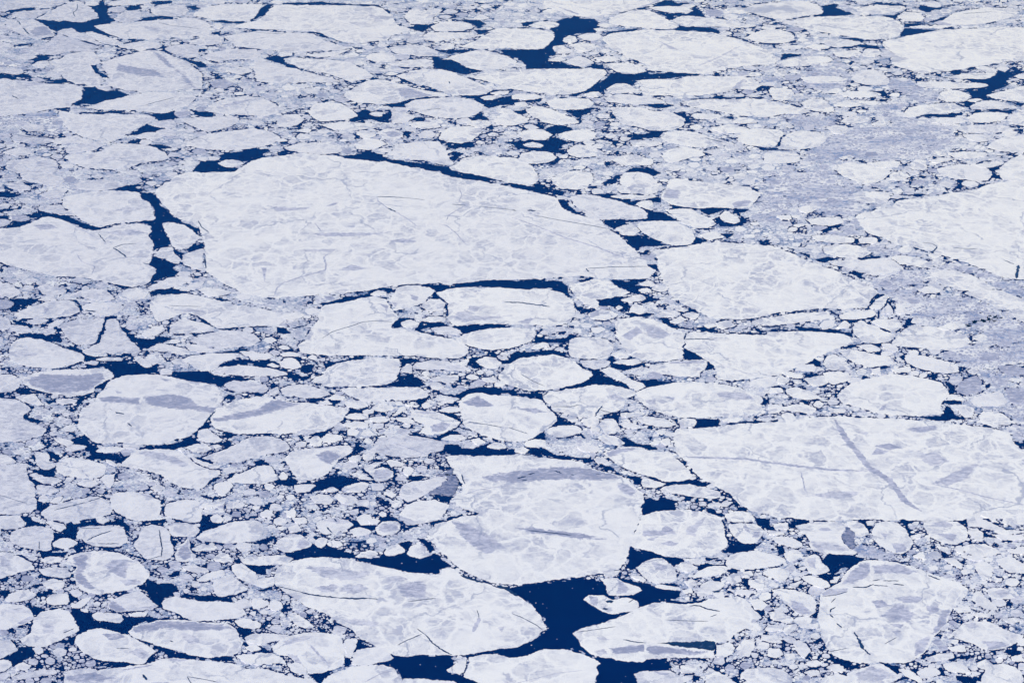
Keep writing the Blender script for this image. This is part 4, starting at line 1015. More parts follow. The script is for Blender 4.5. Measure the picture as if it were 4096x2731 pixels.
W 57,19 62,20 68,26 75,25 80,26 85,31 95,35 105,40 111,44 98,42 85,39 75,39 60,42 45,44 45,42 63,38 70,34 75,32 73,27 67,26
W 27,45 40,45 30,46
W -2,47 15,48 26,47 28,54 20,52 5,50 -2,49
W 30,58 38,62 41,64 36,66
W 40,70 45,69 50,70 47,73 52,74 60,76 45,77 38,79 33,81 40,76
W 18,90 25,84 30,82 31,87 33,90 28,91
W 92,9 98,6 100,8
W 87,17 92,13 97,17 92,20 105,22 122,21 120,23 108,25 103,27 92,24
W 107,12 113,16 108,16
W 157,7 165,8 170,14 174,16 160,17
W 124,19 142,18 140,20 128,20
W 178,20 182,18 187,25 178,27
W 184,31 188,30 186,33
W 116,36 125,35 130,34 140,37 152,37 140,39 125,42 122,38
W 109,51 112,49 112,53
W 94,66 102,64 109,64 105,66
W 88,69 98,68 99,74 97,76 92,70
W 145,71 153,71 153,77 150,75
W 160,70 170,71 190,71 192,73 188,77 178,79 164,80 169,78 169,72
W 198,76 215,73 237,74 220,75
W 113,80 120,80 117,82
W 131,80 138,80 134,82
W 100,90 105,88 112,92 120,94 134,97 135,100 130,100 120,97 100,96
W 62,85 68,88 66,90
W 90,86 95,88 92,89
W 125,88 130,88 127,91
W 142,99 150,101 150,103
W -2,99 12,98 18,98 28,97 35,102 45,105 60,106 72,107 73,111 80,114 90,114 95,118 105,123 118,124 117,131 112,131 108,125 95,119 85,116 73,111 60,108 45,107 30,105 15,103 -2,104
W 122,124 140,129 155,130 168,127 178,130 178,132 165,130 150,131 140,131
W 130,135 142,132 137,134
W 118,160 121,148 125,143 132,146 140,144 150,146 148,151 150,153 142,158
W 200,146 205,147 210,152 216,157 208,155 203,150
W 165,116 169,122 166,121
W 176,152 185,155 190,158 183,158
W 155,141 162,142 158,143
W 229,54 237,53 232,60
W 228,68 237,66 230,69
W 44,85 48,88 40,90
W 17,0 19,-3 16,2
T 1 2
F large floe with a speckled lavender lens and a dark spindle slot, lower centre|173,106 190,104 215,105 245,104 270,107 297,110 308,115 325,120 337,124 345,130 351,136 357,140 355,158 347,178 341,198 333,210 301,216 270,220 245,223 217,222 203,217 189,210 173,196 163,186 157,178 165,167 189,160 205,158 189,154 179,144 189,138 188,130 181,120
D 205,125 225,121 245,118 265,116 290,116 320,117 330,121 334,126 320,127 290,127 255,128 238,130 215,128
R .8 190,141 205,136 235,132
C 1.3 240,126 248,124
C 1.1 250,122 256,121
C 1 244,128 249,127
C 1.2 274,119 281,121
C .8 289,122 292,123
C .7 312,122 316,122
C .8 189,122 190,127 192,131
D 236,171 255,171.5 270,173.5 285,174.5 300,177 307,179 320,181.5 305,181.5 290,180.5 275,178.5 255,176.5 246,174
C .8 250,173.5 290,178
B 180,165 195,168 215,178 230,190 210,195 190,182
B 330,131 342,131 350,138 345,142 335,138
F floe with a grey triangle at its top and a long fine crack, centre|187,54 193,49 205,47 235,50 255,52 263,54 268,60 275,67 277,72 272,78 262,84 255,89 250,91 237,93 220,90 205,85 195,80 189,75 188,66
D 189,56 205,50 212,55 219,60 205,60 195,59
C .6 195,74 210,76 226,79
C .5 232,79 250,85
B 240,62 255,61 268,65 255,66
F small greyish floe at the left end of a dark lead under the cracked broad floe|-5,11 10,11 16,14 10,17 -5,17
F tiny flat floe just below the cracked broad floe's left corner|22,12 30,10 42,12 38,14 25,14
F round floe between two dark patches, left of the smooth sack shaped floe|21,20 25,16 33,15 40,19 42,24 35,26 26,25
F tiny sliver floe in the dark lead left of the round floe|10,22 15,20 22,23 18,24
F wide smooth floe on the north shore of the elongated dark lead, left of centre|-38,27 -30,23 -15,21 0,23 15,25 27,28 29,31 18,33 0,32 -20,31
F smooth sack shaped floe with a square right side by a black pool, centre|50,37 55,32 62,30 65,24 75,20 90,17 105,15 118,15 132,16 132,24 131,33 125,38 120,40 105,41 85,42 65,41
F smooth flat floe right of the sack shaped floe's black pool|143,24 147,19 160,17 175,18 190,22 200,26 185,27 165,26 148,26
F tiny rounded floe between the flat floe and the sack shaped floe|133,27 138,21 143,22 143,28 138,29
F small triangular floe with dark water around its right point, centre|180,21 195,16 194,22 188,24
F egg shaped floe wrapped by dark water, left of the large oval pan|202,18 210,14 220,15 226,20 222,25 212,25 205,22
F tiny sliver floe right above the egg shaped floe|222,15 230,13 232,17 225,17
F wide bar shaped floe directly beneath the smooth sack shaped floe|77,44 100,42.5 130,42 150,42 157,46 158,51 145,54 120,54 100,56 85,50
F pale rounded floe left of the wide bar shaped floe|22,44 28,41 40,39 55,42 66,46 69,49 60,52 40,52 25,49
F blunt floe just below the elongated dark lead's right end|-30,40 -20,36 0,38 10,40 12,44 8,47 -10,47 -25,45
F small lens floe below the pale rounded floe's right end|67,52 72,49 82,51 80,54 70,54
F tiny wedge floe with dark water each side, left of the small lens floe|57,58 65,54 70,58 62,58.5
F small crumpled floe between the blunt floe and the pale rounded floe|12,45 20,42 22,47 15,50
F large floe with a diagonal grey ribbed band, left of centre low half|-42,73 -40,64 -30,58 -20,54 -8,52 0,50 20,52 30,55 45,56 60,58 75,60 86,62 82,70 75,76 65,82 50,85 25,85 0,85 -20,85 -38,80
D -38,71 -20,66 0,62 15,54 30,53 45,56 30,61 10,66 -10,71 -38,74
F small flat floe right of the ribbed band floe's upper corner|82,56 100,56 103,60 92,62 84,60
F tiny pale floe in the brash above the small flag shaped pool, centre|98,64 108,62 108,66 100,67
F pale oval floe under the wide bar shaped floe's middle|107,60 115,57 125,59 128,62 118,65 108,63
F small oval floe beside the right point of the ribbed band floe|82,69 92,66 103,67 103,71 92,72 84,71
F slanted capsule floe in central brash|125,68 135,60 138,63 130,68
F small pale floe in central brash, lower left of the slanted capsule floe|105,70 118,69 122,73 112,75 105,73
F small pale floe in central brash, right of the slanted capsule floe's foot|129,70 140,70 146,74 140,76 130,73
F small shell shaped floe with a grey stripe, centre|80,76 92,73.5 103,75 103,79 92,80 83,79
B 89,79 91,74 93,74 91,79
F grey mottled floe with a bright rim, left of the floe with a grey triangle|142,64 152,63 168,65 180,70 188,74 185,79 177,82 172,85 160,86 150,83 155,77 145,73
B 160,78 170,74 180,76 172,83 162,83
B 143,65 155,64 165,66 155,67
F small round floe near a dark spot under the bar shaped floe's right end|152,59 157,56 162,60 155,62
F small lens floe upper left of the dark streak by the grey triangle|168,63 178,60 190,62 185,65 172,65
F tiny flat floe under the wide bar shaped floe, near its right end|137,58 150,59 148,61 140,60
F small pale floe right of the bar shaped floe, beneath the arched black lead|175,52 187,53 180,57 172,56
F small squarish floe above the arched black lead's left end|160,38 168,38 173,42 168,45 162,44
F ribbed grey topped floe left of the round brash patch, centre|160,34 175,31 186,31 186,36 175,39 163,37
B 161,36 172,33 185,32 180,35 168,37
F tiny oval floe beside the tip of the black pool at the sack shaped floe|148,33 155,32 160,34 155,36
F tiny oval floe in dashed water right of the ribbed grey topped floe|207,34 218,33 222,37 212,38
F striped round floe above the heart of the black strip lead, lower centre|107,97 112,89 125,87 140,86 155,88 168,91 173,95 172,100 165,102 155,105 140,107 125,106 112,103 104,101
R 1 125,93 140,98 155,103
R .7 118,95 124,101
F speckled small floe above the left end of the long black lead, lower centre|170,90 178,86 188,86 194,89 190,91 180,91
F tiny mottled floe in brash above the long black lead|197,91 205,89 211,93 205,96
F tiny grey speckled floe overlapping the long black lead|212,97 220,93 229,95 230,98 220,99
F large streak free floe up and left of the grey rectangle patch floe, lower left middle|-50,107 -38,102 -25,97 -12,90 0,87 15,87 28,92 32,98 25,102 10,104 -5,108 -20,112 -38,111
F small tooth floe on the north rim of the grey rectangle patch floe|49,92 52,88 57,87 61,91 60,96 53,97
F small pale floe right of the tooth floe|60,90 65,85 78,86 80,90 72,93 62,93
F tiny pale floe left of the tooth floe|36,94 42,92 47,93 45,97 38,97
F kite shaped floe with a grey rectangular patch, left of centre low|26,107 32,101 50,98 70,96 85,95 90,98 88,102 82,106 75,111 70,117 64,123 50,128 38,126 32,120 28,113
D 54,104 66,100 75,102 79,106 68,113 60,110
R 1 52,99 75,96
F small floe right of the kite shaped floe, beside a tiny dark square|85,107 95,104 97,108 92,111 86,110
F small triangular floe right beside the tiny dark square|98,104 105,104 108,108 103,110 98,108
F pale floe on the west side of the black pool below the kite shaped floe|-27,127 -15,121 0,115 12,114 18,120 20,127 8,131 -10,131 -25,130
F tiny round floe left of the kite shaped floe's foot|21,124 25,120 29,123 28,127 23,127
F grey ribbed floe between small curved leads, lower centre|98,116 108,111.5 118,110 114,113 108,117 117,115 126,119 127,124 120,128 110,129 105,123
B 108,119 118,117 125,120 124,124 115,127 109,125
F small pale floe right of the small curved leads|120,110 125,109 137,113 133,115 124,115
F small lens floe left foot of the grey ribbed floe|86,122 95,121 108,127 98,127
F tiny speckled floe above the small black bar, lower centre|135,118 140,115 145,117 142,123 136,122
F pale floe left of the brown slush wedge, lower centre|131,138 135,131 145,128 160,126 172,124 176,128 170,133 160,138 150,144 140,148 135,145 131,141
F small pale floe right under the black pool below the kite shaped floe|35,132 45,131 55,132 50,138 38,140 35,136
F tiny oval floe in the speckled black pool|62,137 70,134 76,137 70,139
F small floe with a grey spot, right end of the speckled black pool|78,136 85,132 98,129 105,131 102,135 96,139 90,139
F small oval floe with a purple streak under the speckled black pool|49,143 58,140 68,141 72,146 68,150 55,149
F small ribbed floe right of the purple streak floe|71,142 78,140 90,142 95,148 85,151 75,147
F tiny grey centred floe left of the pale floe by the brown slush wedge|117,140 122,137 129,141 125,144
F mottled floe touching the black V pool from the left, lower centre|131,160 138,150 150,146 165,145 178,150 175,156 170,163 160,166 145,169 137,168
W -2,18 18,18 20,21 15,22 10,23 20,25 28,26 24,27 5,23 -2,22
W 30,8 33,5 34,8 40,10 28,9
W 17,13 25,13 40,15 42,17 30,15
W 42,22 55,21 50,27 45,29 40,26
W 28,31 38,32 50,32 48,35 35,35
W 64,20 75,19 85,16 100,15 90,17 75,20 65,24
W 132,16 142,15 153,18 145,19 140,22 133,24
W 131,31 145,31 150,36 156,40 150,42 120,42 100,42 115,40 125,38 130,35
W 170,18 180,19 178,20
W 194,22 196,16 205,14 222,12 220,15 208,15 202,18 205,23 203,25
W 222,18 235,17 235,21 227,21
W 166,45 173,48 183,50 190,46 202,42 210,43 237,45 237,48 220,47 205,47 192,50 187,53 178,51 168,48
W 0,48 10,47 5,50
W 23,50 35,51 30,52
W 12,41 22,40 15,43
W 62,42 75,42 66,44
W 69,45 73,49 69,50
W 48,53 62,53 52,57
W 67,54 80,54 72,58
W 145,54 157,53 155,57 150,59
W 157,51 165,54 160,53
W 86,62 95,62 105,61 98,65 90,67 82,68
W 79,70 92,72 103,72 95,74 84,72 80,75
W 103,67 118,65 110,68
W 122,68 138,66 130,69
W 170,65 180,65 187,70 190,75 187,75 180,71
W 184,78 190,79 197,83 190,81
W 48,90 52,85 62,82 68,81 65,84 57,87 50,90
W 106,87 115,85 120,84 110,89
W 150,86 165,88 170,84 175,81 188,85 178,86 170,90 160,88
W 88,98 95,97 100,99 95,103 86,105 90,100
W 173,94 185,95 190,98 205,97 215,93 220,99 237,99 237,104 215,105 190,105 175,103 165,103 172,101
W 190,90 200,88 210,90 212,92 203,90
W 100,113 110,109 120,108 115,110
W 114,114 120,112 123,115 129,118 122,117
W -2,109 10,109 12,113 5,115 -2,115
W 15,128 20,126 28,125 32,123 38,128 36,133 28,133
W 44,130 55,130 62,126 70,124 80,123 88,125 98,128 108,130 95,130 85,133 75,137 65,134 60,137 50,139 46,140 55,135 50,131
W 62,122 67,122 65,125
W 137,125 145,123 158,124 152,126 140,127
W 170,114 175,117 172,119
W 157,141 165,142 173,141 182,143 178,147 176,150 171,146
W 88,152 95,151 103,153 100,155 92,154
W 95,117 105,121 108,124 98,120
W 127,126 130,128 127,129
W 117,147 123,145 120,150
W 176,57 185,57 178,60
W 129,142 132,146 129,145
V brown grey wedge of refrozen slush left of the speckled lens floe, lower centre|158,140 165,136 176,128 174,122 183,124 187,132 184,137 180,142 170,141
V narrow grey refrozen slush strip beside the brown wedge, upper end|165,123 178,124 182,117 178,118 172,122
T 0 2
F wide floe with faint ribs, left, above two ragged dark bands|8,6 12,0 25,-4 45,0 57,5 66,8 75,11 78,14 76,18 65,22 50,25 30,24 15,20 8,14
B 8,10 20,9 36,11 30,14 12,14
F pale tapering floe right of the triangular floe's foot, left of centre|133,8 145,2 155,3 170,6 175,11 165,13 150,10
F thin wedge floe pointing right below the egg shaped pale floe|170,4 180,3 200,9 190,10 175,9
F pale floe ending in a rounded head over the elongated dark lead|167,17 175,13 190,11 205,11 215,11 218,15 205,20 195,26 185,28 178,24
F tiny strip floe in the north arm of the ragged dark band, left|88,17 95,15 110,15 112,18 98,18
F tiny rounded floe at the left start of the ragged dark band|77,20 85,18 91,19 88,22
F small triangular floe dipping into the ragged dark band|123,15 130,14 136,19 140,23 133,24 127,20
F tiny rounded floe left of the elongated dark lead's top|165,23 170,20 174,22 172,25
F small broken floe at the upper right end of the elongated dark lead|220,10 232,9 240,12 230,14
F big floe almost covered by one grey stain, left, above the grey banded pan|20,35 30,29 50,26 75,25 95,24 103,28 105,33 98,36 88,42 86,47 75,50 60,50 45,48 30,44 22,40
D 23,35 40,30 70,31 95,29 95,34 86,44 65,48 45,47 28,40
F pale floe cut by the left edge next to the grey stained floe|-6,32 8,30 15,32 21,37 15,45 5,47 -6,48
F small striped floe below a dark pool, left, beside the left edge pan|14,52 20,49 32,48 36,53 41,58 35,59 25,57
F large pan cut by the left edge with a greyish lower part|-6,53 5,52 15,53 24,58 29,63 23,67 22,72 32,75 43,80 40,86 25,91 0,93 -6,93
B 8,85 12,78 22,76 30,79 20,90 10,90
F small oval floe amid dark patches below the grey stained floe|51,54 60,53 71,54 69,57 60,58 53,57
F big round pan wrapped by broad grey bands with two tiny slots, left|88,55 90,48 95,44 98,38 105,34 115,31 130,30 145,30 160,33 175,36 190,38 200,42 206,48 206,53 203,57 200,63 195,68 188,75 182,81 175,87 160,91 145,95 130,95 110,93 90,94 83,91 75,85 71,78 72,68 75,62 82,57
D 90,51 100,50.5 128,52 130,58 110,57 91,55
D 133,51 145,49 165,49 175,53 180,58 200,61 196,66 180,63 160,62 135,58
B 147,34 157,35 152,37
B 105,45 114,47 108,48
C 1.3 106,65 114,67
C 1 117,75 121,78
C .8 101,62 103,63
C 1.2 189,74 194,68 198,64
F bright speckled small floe at the lower right corner of the grey banded pan|181,88 182,82 190,80 197,85 205,90 200,93 188,93
F rounded small floe beneath the bright speckled small floe|170,98 180,94 190,94 195,99 190,102 178,102
F tiny floe at the right end of the smile shaped dark lead|163,99 168,98 171,100 167,102
F tiny pebble floe in the dark gap right of the rounded small floe|196,96 200,95 204,97 198,99
F small lens floe left of the black pool under the grey banded pan|60,98 70,95 80,97 72,100 62,101
F small pale wedge floe above the left end of the black pool, left|50,90 57,89 68,93 62,97 55,94
F small lens floe on the smile shaped lead's left part|88,101 95,97 108,97 115,99 108,102 92,102
F tiny oval floe touching the grey banded pan's underside|113,95 125,95 129,97 122,99 113,98
F small tall floe between two black pools, left|31,104 35,101 44,103 46,110 52,112 48,117 40,118 34,114
F mottled trapezoid floe with dark grey smudges, left low|50,112 58,108 65,106 80,108 90,111 98,115 97,121 92,125 75,126 60,124 52,120
B 64,108 67,113 66,115 64,111
B 74,117 78,119 76,120
B 78,121 82,125 79,124
F wedge shaped pan with a broad grey stripe across its top, left of centre low|111,113 118,106 125,100 140,99 160,100 170,104 180,112 192,117 202,118 203,122 195,127 188,134 180,136 165,134 155,129 145,122 125,117 112,115
B 124,103 135,100 150,102 165,107 175,114 165,115 150,110 135,106
F thin curved floe on the striped wedge pan's upper right rim|176,107 183,109 195,113 202,116 195,117 182,112
F tiny sliver floe in the black water left of the striped wedge pan|97,109 103,110 109,114 105,115
F small floe cut by the left edge above the smooth left edge slab|-6,104 5,104 12,108 15,111 5,113 -6,113
F large smooth slab cut by the left edge with a faint diagonal scratch|-6,114 10,113 25,112 25,118 27,127 33,132 33,144 34,154 20,158 -6,158
C .3 0,141 12,145 25,149
F oval floe right of the black pool beside the left edge slab|32,127 40,124 52,125 58,128 52,131 40,131
F tiny arch floe on top of the oval floe by the left edge slab|27,123 33,121 40,124 33,125
F small pointed floe right of the mottled trapezoid floe|91,127 95,123 107,121 105,130 102,135 96,132
F small greyish floe left of the small pointed floe|71,131 78,127 88,128 91,131 85,134 76,133
F tiny oval floe in brash under the striped wedge pan|138,135 145,131 152,135 147,139
F small rounded floe at the striped wedge pan's lower right, beside dark water|196,132 203,129 212,129 215,133 210,139 203,142 197,138
F pale floe right of the left edge slab's middle|34,132 48,133 55,137 45,141 34,140
F tiny white floe right of the left edge slab, above the slit floe|46,148 50,144 58,143 56,147 50,149
F floe with two parallel dark slits, right of the left edge slab|37,157 45,151 60,147 75,144 88,142 97,145 103,151 102,159 85,163 60,166 42,163
C .7 50,155 62,152 78,148
C .7 81,147 92,144
F smooth shield shaped floe with a grey rim chip, left low|101,142 110,138 125,138 140,142 148,146 149,154 145,162 130,165 115,162 105,156 101,150
B 129,140 143,142 146,145 132,142
F small flat floe in the brash right of the shield shaped floe|183,151 195,148 207,147 205,150 190,154
F small lens floe right of the small flat brash floe|207,150 215,147 225,149 222,153 208,154
W 58,5 65,4 75,8 80,12 88,14 100,14 110,12 120,13 112,15 95,15 90,18 77,19 76,14 72,10 65,8
W 123,0 135,-2 150,3 165,1 155,4 140,4 130,7
W 170,13 185,12 205,9 228,6 228,9 218,11 200,11 185,12 172,14
W 200,24 210,18 225,16 237,18 237,21 220,20 205,23
W 77,23 88,20 105,19 122,20 130,23 138,25 141,20 147,22 144,27 146,30 135,29 120,30 112,31 108,34 104,32 103,27 95,23
W 153,31 160,28 175,27 190,28 197,31 210,32 225,34 237,35 225,36 210,37 203,42 198,39 185,36 170,35
W 50,25 65,23 65,25 55,26
W 87,44 92,38 100,36 95,43
W 15,46 20,44 32,46 38,48 25,49
W -2,49 5,50 -2,54
W 12,53 20,55 28,59 33,60 28,62 22,57
W 40,54 52,53 45,58
W 60,51 78,50 75,55 72,61 70,56 72,52
W 205,52 210,49 220,49 212,55
W 22,68 30,70 40,73 37,76 30,74 23,72
W 183,80 188,75 194,78 190,80
W 200,86 216,86 210,89
W 178,85 180,82 181,90
W 128,97 145,96 160,93 175,88 183,93 175,96 165,98 150,100 130,99
W 62,93 70,89 78,88 82,94 75,95
W 78,97 90,97 88,101 100,103 115,106 117,108 112,113 105,110 97,109 90,109 80,107 82,102
W 41,100 50,102 55,106 58,103 65,101 52,110 47,107
W 25,110 32,112 33,116 27,114
W 28,120 40,117 50,113 48,119 50,123 40,122
W 26,125 35,128 33,131 28,130
W 34,131 45,132 38,133
W 177,106 185,106 196,111 190,112 182,109
W 192,95 200,92 210,94 202,97
W 92,123 98,121 95,125
W 190,130 195,125 203,125 198,129
W 210,121 217,121 212,125
W 90,142 98,140 100,145
W 155,139 165,139 176,141 165,140
W 182,142 190,141 195,144 210,141 215,138 208,143 195,147 190,144
W 34,149 46,149 40,151 35,151
W 158,150 170,149 168,151 160,152
W 103,153 112,157 108,159
W 150,144 153,146 151,147
W 30,49 36,49 34,51
T 1 3
F huge floe with a long dark hairline streak, filling the lower middle of the view|17,56 20,50 24,48 35,44 50,41 65,41 80,42 95,45 108,48 125,52 140,55 155,56 169,57 170,52 180,51 190,58 203,62 215,66 235,74 245,79 255,86 262,95 265,102 268,107 262,110 260,114 250,120 243,123 235,125 225,125.5 210,128 195,131 180,132 165,131 150,131 140,133 128,132 118,129 108,122 95,116 88,108 75,102 68,96 60,92 48,88 40,82 30,76 18,68 16,62
C .6 18,68 28,70 40,73
C 1.2 40,73 52,76 65,77.5 75,78.5
C 1.5 75,78.5 90,79.3 103,79
C .6 103,79 112,80
C 2 188,58 198,61.5 208,65
C 2.2 221,67.5 230,70 240,77
C .6 130,122 140,117 152,112
C .5 148,107 152,110 155,112
C 1 155,112 162,120 170,126 180,131
C .5 203,90 205,97
C .5 235,93 245,97 258,104 263,108
C .5 165,79 140,82
R 3 205,97 203,103 199,110
B 45,50 65,50 90,53 108,55 95,62 85,63 60,60
B 75,98 95,98 112,101 112,105 90,104
B 130,68 138,64 150,63 158,68 155,78 135,78
B 188,54 200,55 206,58 198,60
B 222,106 228,105 226,111
B 78,67 95,66 105,70 90,75 76,73
B 55,69 70,66 78,68 70,74 60,74
B 118,60 132,58 140,62 122,66
F round floe with a grey right flank, upper left rim of the crescent lead|18,29 20,25 30,20 40,20 45,23 52,29 50,32 40,35 28,37 20,34
B 40,25 46,25 50,30 42,34 37,32
R .5 24,24 32,21
F long lens floe pointing at the west end of the crescent lead, low centre|-15,43 -5,41 10,40 25,39 31,41 35,43 30,47 20,49 0,49 -12,47
F small rounded floe dipping into the crescent lead from the north, left one of two|55,26 60,23 66,25 65,29 60,33 54,30
F small oval floe dipping into the crescent lead from the north, right one of two|65,29 70,26 76,27 80,31 72,32 67,31
F rounded white floe standing in the crescent lead, left of its egg shaped twin|117,37 120,33 130,29 137,34 137,37 128,40 119,40
F egg shaped white floe standing in the crescent lead, at its upper right corner|138,38 140,33 148,29 155,31 158,36 160,40 150,43 142,41
R .5 155,31 155,40
F lens floe jutting into the middle of the crescent lead|91,41 97,37 105,35 111,37 112,39 103,42 95,42
F grey ribbed round floe below a small dark strip, low centre|109,15 115,9 122,8 131,9 133,16 128,20 118,22 111,20
B 111,15 117,10 130,11 131,16 118,19
F tiny bright oval floe in the dark strip above the grey ribbed round floe|103,8 108,6 114,8 112,11 105,11
F floe with a grey cap and a bold dark tick mark, low centre|55,10 60,7 70,5 85,7 90,11 86,15 75,18 65,21 58,18
B 60,8 70,5 84,7 89,10 78,11 65,9
C 1 65,14 68,17 70,19
C .9 72,6 74,9
F grey mottled small floe at the south bank of the dark strip, low centre|86,17 95,14 103,16 106,19 98,22 90,22
F small speckled floe in low left brash near the round grey flanked floe|30,14 38,11 42,17 35,19 30,17
F small capsule floe in brash left of the grey capped floe|28,0 35,-3 37,0 36,6 28,4
F -|5,0 15,-2 17,3 10,5 5,4
F -|33,6 45,5 47,10 38,11
F small floe at the west shore of the hairline streak floe, low left centre|-5,65 0,62 15,59 18,62 17,67 8,70 0,68
F small pale floe in the brash under the hairline streak floe's left end|28,95 35,92 42,96 50,101 54,105 45,107 35,103
F -|13,82 22,82 25,88 18,91 11,88
F -|-3,80 10,81 12,85 5,88 -3,89
F large faceted floe with a slanting grey seam, bottom left of centre|15,124 25,115 35,112 45,110 60,110 75,112 80,118 82,128 82,135 80,141 70,145 60,148 50,148 40,142 30,133 20,131 15,127
R 2 50,122 57,130 65,138
B 25,118 45,113 55,113 45,118 28,122
B 28,130 38,131 45,143 38,141
F grey streaked slice right of the large faceted floe, bottom|82,117 93,116 92,125 88,134 83,133
B 84,119 90,118 87,132 84,130
F pale loaf shaped floe right of a little black funnel, bottom centre|88,131 93,126 105,124 118,125 124,131 127,134 120,137 110,139 95,141 88,139
F dome shaped floe cut by the bottom edge, left bank of the large black pool|62,153 75,146 90,141.5 105,140 118,140 128,144 132,150 134,162 62,162
R .7 100,156 115,148 125,146
F small block floe on the right shore of the large black pool at the bottom|180,142 185,138 193,136 193,140 191,146 187,149 181,147
F -|175,145 180,142 180,146 177,147
F broad smooth floe cut by the bottom edge, right of the large black pool|190,151 194,142 195,133 205,131 222,130 232,133 250,131 262,126 285,126 297,129 307,133 315,137 317,139 313,143 315,148 312,154 310,162 220,162 205,157 195,153
R .4 235,158 275,148 300,145
B 245,139 250,139 248,143
F sliver of a floe just showing along the bottom edge under the large black pool|135,153 150,152.5 165,154 180,155 192,160 192,162 135,162
F small wedge floe left of the large faceted floe's top, low left|-10,118 0,112 15,111 30,112 28,115 15,119 5,123 -5,125
F pale floe under the narrow black lead left of the large faceted floe|-15,136 0,129 15,129 25,134 28,140 20,139 0,141
F -|28,140 38,138 45,142 47,148 40,149 32,146
F pale floe at the bottom edge below the large faceted floe's left foot|-5,144 12,144 30,150 50,152 60,158 60,162 -5,162
W 86,16 88,9 98,8 103,11 112,12 111,17 104,17 96,14
W 112,7 117,4 125,4 133,8 135,9 130,9 120,8
W 133,14 145,13 135,18
W 159,12 162,8 175,7 185,3 195,4 185,9 175,12 170,12
W -2,27 10,23 20,20 33,18 20,20 10,28 -2,29
W 40,18 50,18 45,22
W 52,22 65,22 70,25 55,26
W 82,27 100,26 102,28 85,29
W 148,24 155,25 165,34 160,37 155,30
W 130,28 142,26 145,32 138,38
W 28,38 40,35 55,30 60,33 65,31 75,33 90,38 92,42 112,42 118,40 130,39 138,37 142,42 150,43 158,41 165,37 170,42 180,50 170,52 169,56 145,56 130,53 108,48 90,43 75,41 55,41 35,44 25,47 35,43
W -2,50 20,49 10,52 10,58 3,58 -2,55
W 18,61 21,60 21,64 19,65
W 2,71 15,67 10,72 5,73
W 22,90 28,87 30,90 25,91
W -2,125 8,124 10,128 18,129 -2,129
W 92,126 93,119 100,121 110,123 103,125
W 81,141 82,135 87,135 87,141
W 117,129 123,129 120,130
W 115,139 127,134 126,131 145,133 165,132 175,130 181,134 182,140 177,145 180,149 190,150 200,155 208,156 190,157 165,153 150,152 134,154 132,147 127,142
W 190,131 205,128 220,125 237,125 237,132 222,130 195,133
W 192,139 195,140 190,149
W 47,149 60,147 73,144 65,149 60,158 50,151
W 32,146 38,149 34,149
W 15,138 27,137 22,139
W 15,121 25,117 20,120
W 79,-1 77,-2 76,1
T 2 3
F big round floe with grey swirls, right of the speckled lens floe, low centre right|105,27 108,22 112,18 115,12 118,6 120,3 128,0 140,-2 160,-3 180,0 192,4 195,12 196,22 199,27 198,32 192,36 185,40 170,42 155,42 140,41 130,37 118,34 110,32
B 119,17 135,17 142,13 150,17 150,20 130,22 119,23
B 160,15 168,10 178,4 175,10 171,14 168,22 160,20
B 120,26 128,23 136,22 130,26
B 135,29 145,26 155,29 145,31
F helmet shaped floe with a dark grey dent, below the big round grey swirled floe|113,51 120,46 130,42 138,42 143,45 148,50 151,55 152,62 145,65 133,66 125,63 118,57
B 127,45 135,47 145,50 140,54 132,53
F pale oval floe right of the helmet shaped floe|150,50 155,46 165,47 171,51 165,55 152,55
F small leaf floe above the pale oval floe right of the helmet shaped one|157,43 168,43 175,45 172,49 163,47
F smooth bean shaped floe right of the helmet shaped floe, beyond the pale oval|165,60 171,54 180,50 195,49 199,52 196,56 180,60
F grey and white triangular floe lying in the large black lead, low centre right|81,62 90,60 97,60 103,64 115,68 120,72 112,76 98,77 88,76 86,68
B 96,61 103,65 108,70 105,74 95,75 98,68
F grey blotched floe with dark dents, afloat in the large black lead|65,80 72,76 85,76 92,80 105,78 115,81 117,85 115,90 105,92 92,94 82,91 75,87 68,82
B 71,77 80,78 78,86 72,84
C 2.5 86,82 93,82
C 1.8 83,89 88,89
C .6 107,83 112,80
F small leaf floe in the brash left of the helmet shaped floe|109,59 118,59 123,63 120,65 112,61
F small spindle floe in brash on the north rim of the large black lead|84,58 95,54 100,54 97,58 90,60
F great tapering floe with a long black slot and grey ribbed base, lower right of centre|55,111 65,106 85,101 100,95 115,88 128,83 140,82 155,84 170,83 180,79 195,78 208,77 215,80 220,85 223,90 228,94 230,97 225,100 229,105 228,109 215,107 205,112 200,118 188,120 186,130 187,134 165,134 140,134 124,135 120,138 105,137 80,133 70,129 63,123 60,117
K 133,120 145,119.3 165,118.5 186,119 185,127 165,124.5 150,122.5
C .8 102,117 115,119.5 123,120
C 1 163,86 172,86 180,89 191,91
C .5 182,96 188,94
C .4 142,99 165,100 180,100
C .5 60,110 75,108 95,105
D 88,125 105,123 122,121.5 122,128 95,130
D 125,121.5 145,124 185,129 160,131 124,130
B 78,115 85,115 90,117 80,117.5
B 75,128 85,125 88,130 80,132
F smooth floe with a grey crescent cut by the bottom edge, under the great tapering floe|113,148 125,145 145,145 155,150 167,149 166,153 158,157 156,162 120,162
B 130,146 145,148 142,150 135,149
F small bright floe above the smooth bottom edge floe with the grey crescent|155,141 165,140 170,144 165,148 155,147
F tooth shaped floe at the bottom edge, right of the small bright floe|178,147 180,142 188,146 200,152 207,157 207,162 178,162
F pale floe cut by the bottom edge, left neighbour of the oval mottled pan's foot|209,150 215,144 235,142 248,144 256,150 258,158 250,162 232,162 215,155
F pale grey floe with a black tick, in the mosaic right of the helmet shaped floe|170,74 173,67 180,63 193,64 196,67 190,72 180,77 170,77
C 2 184,73 191,73
F -|157,72 165,70 166,74 158,75
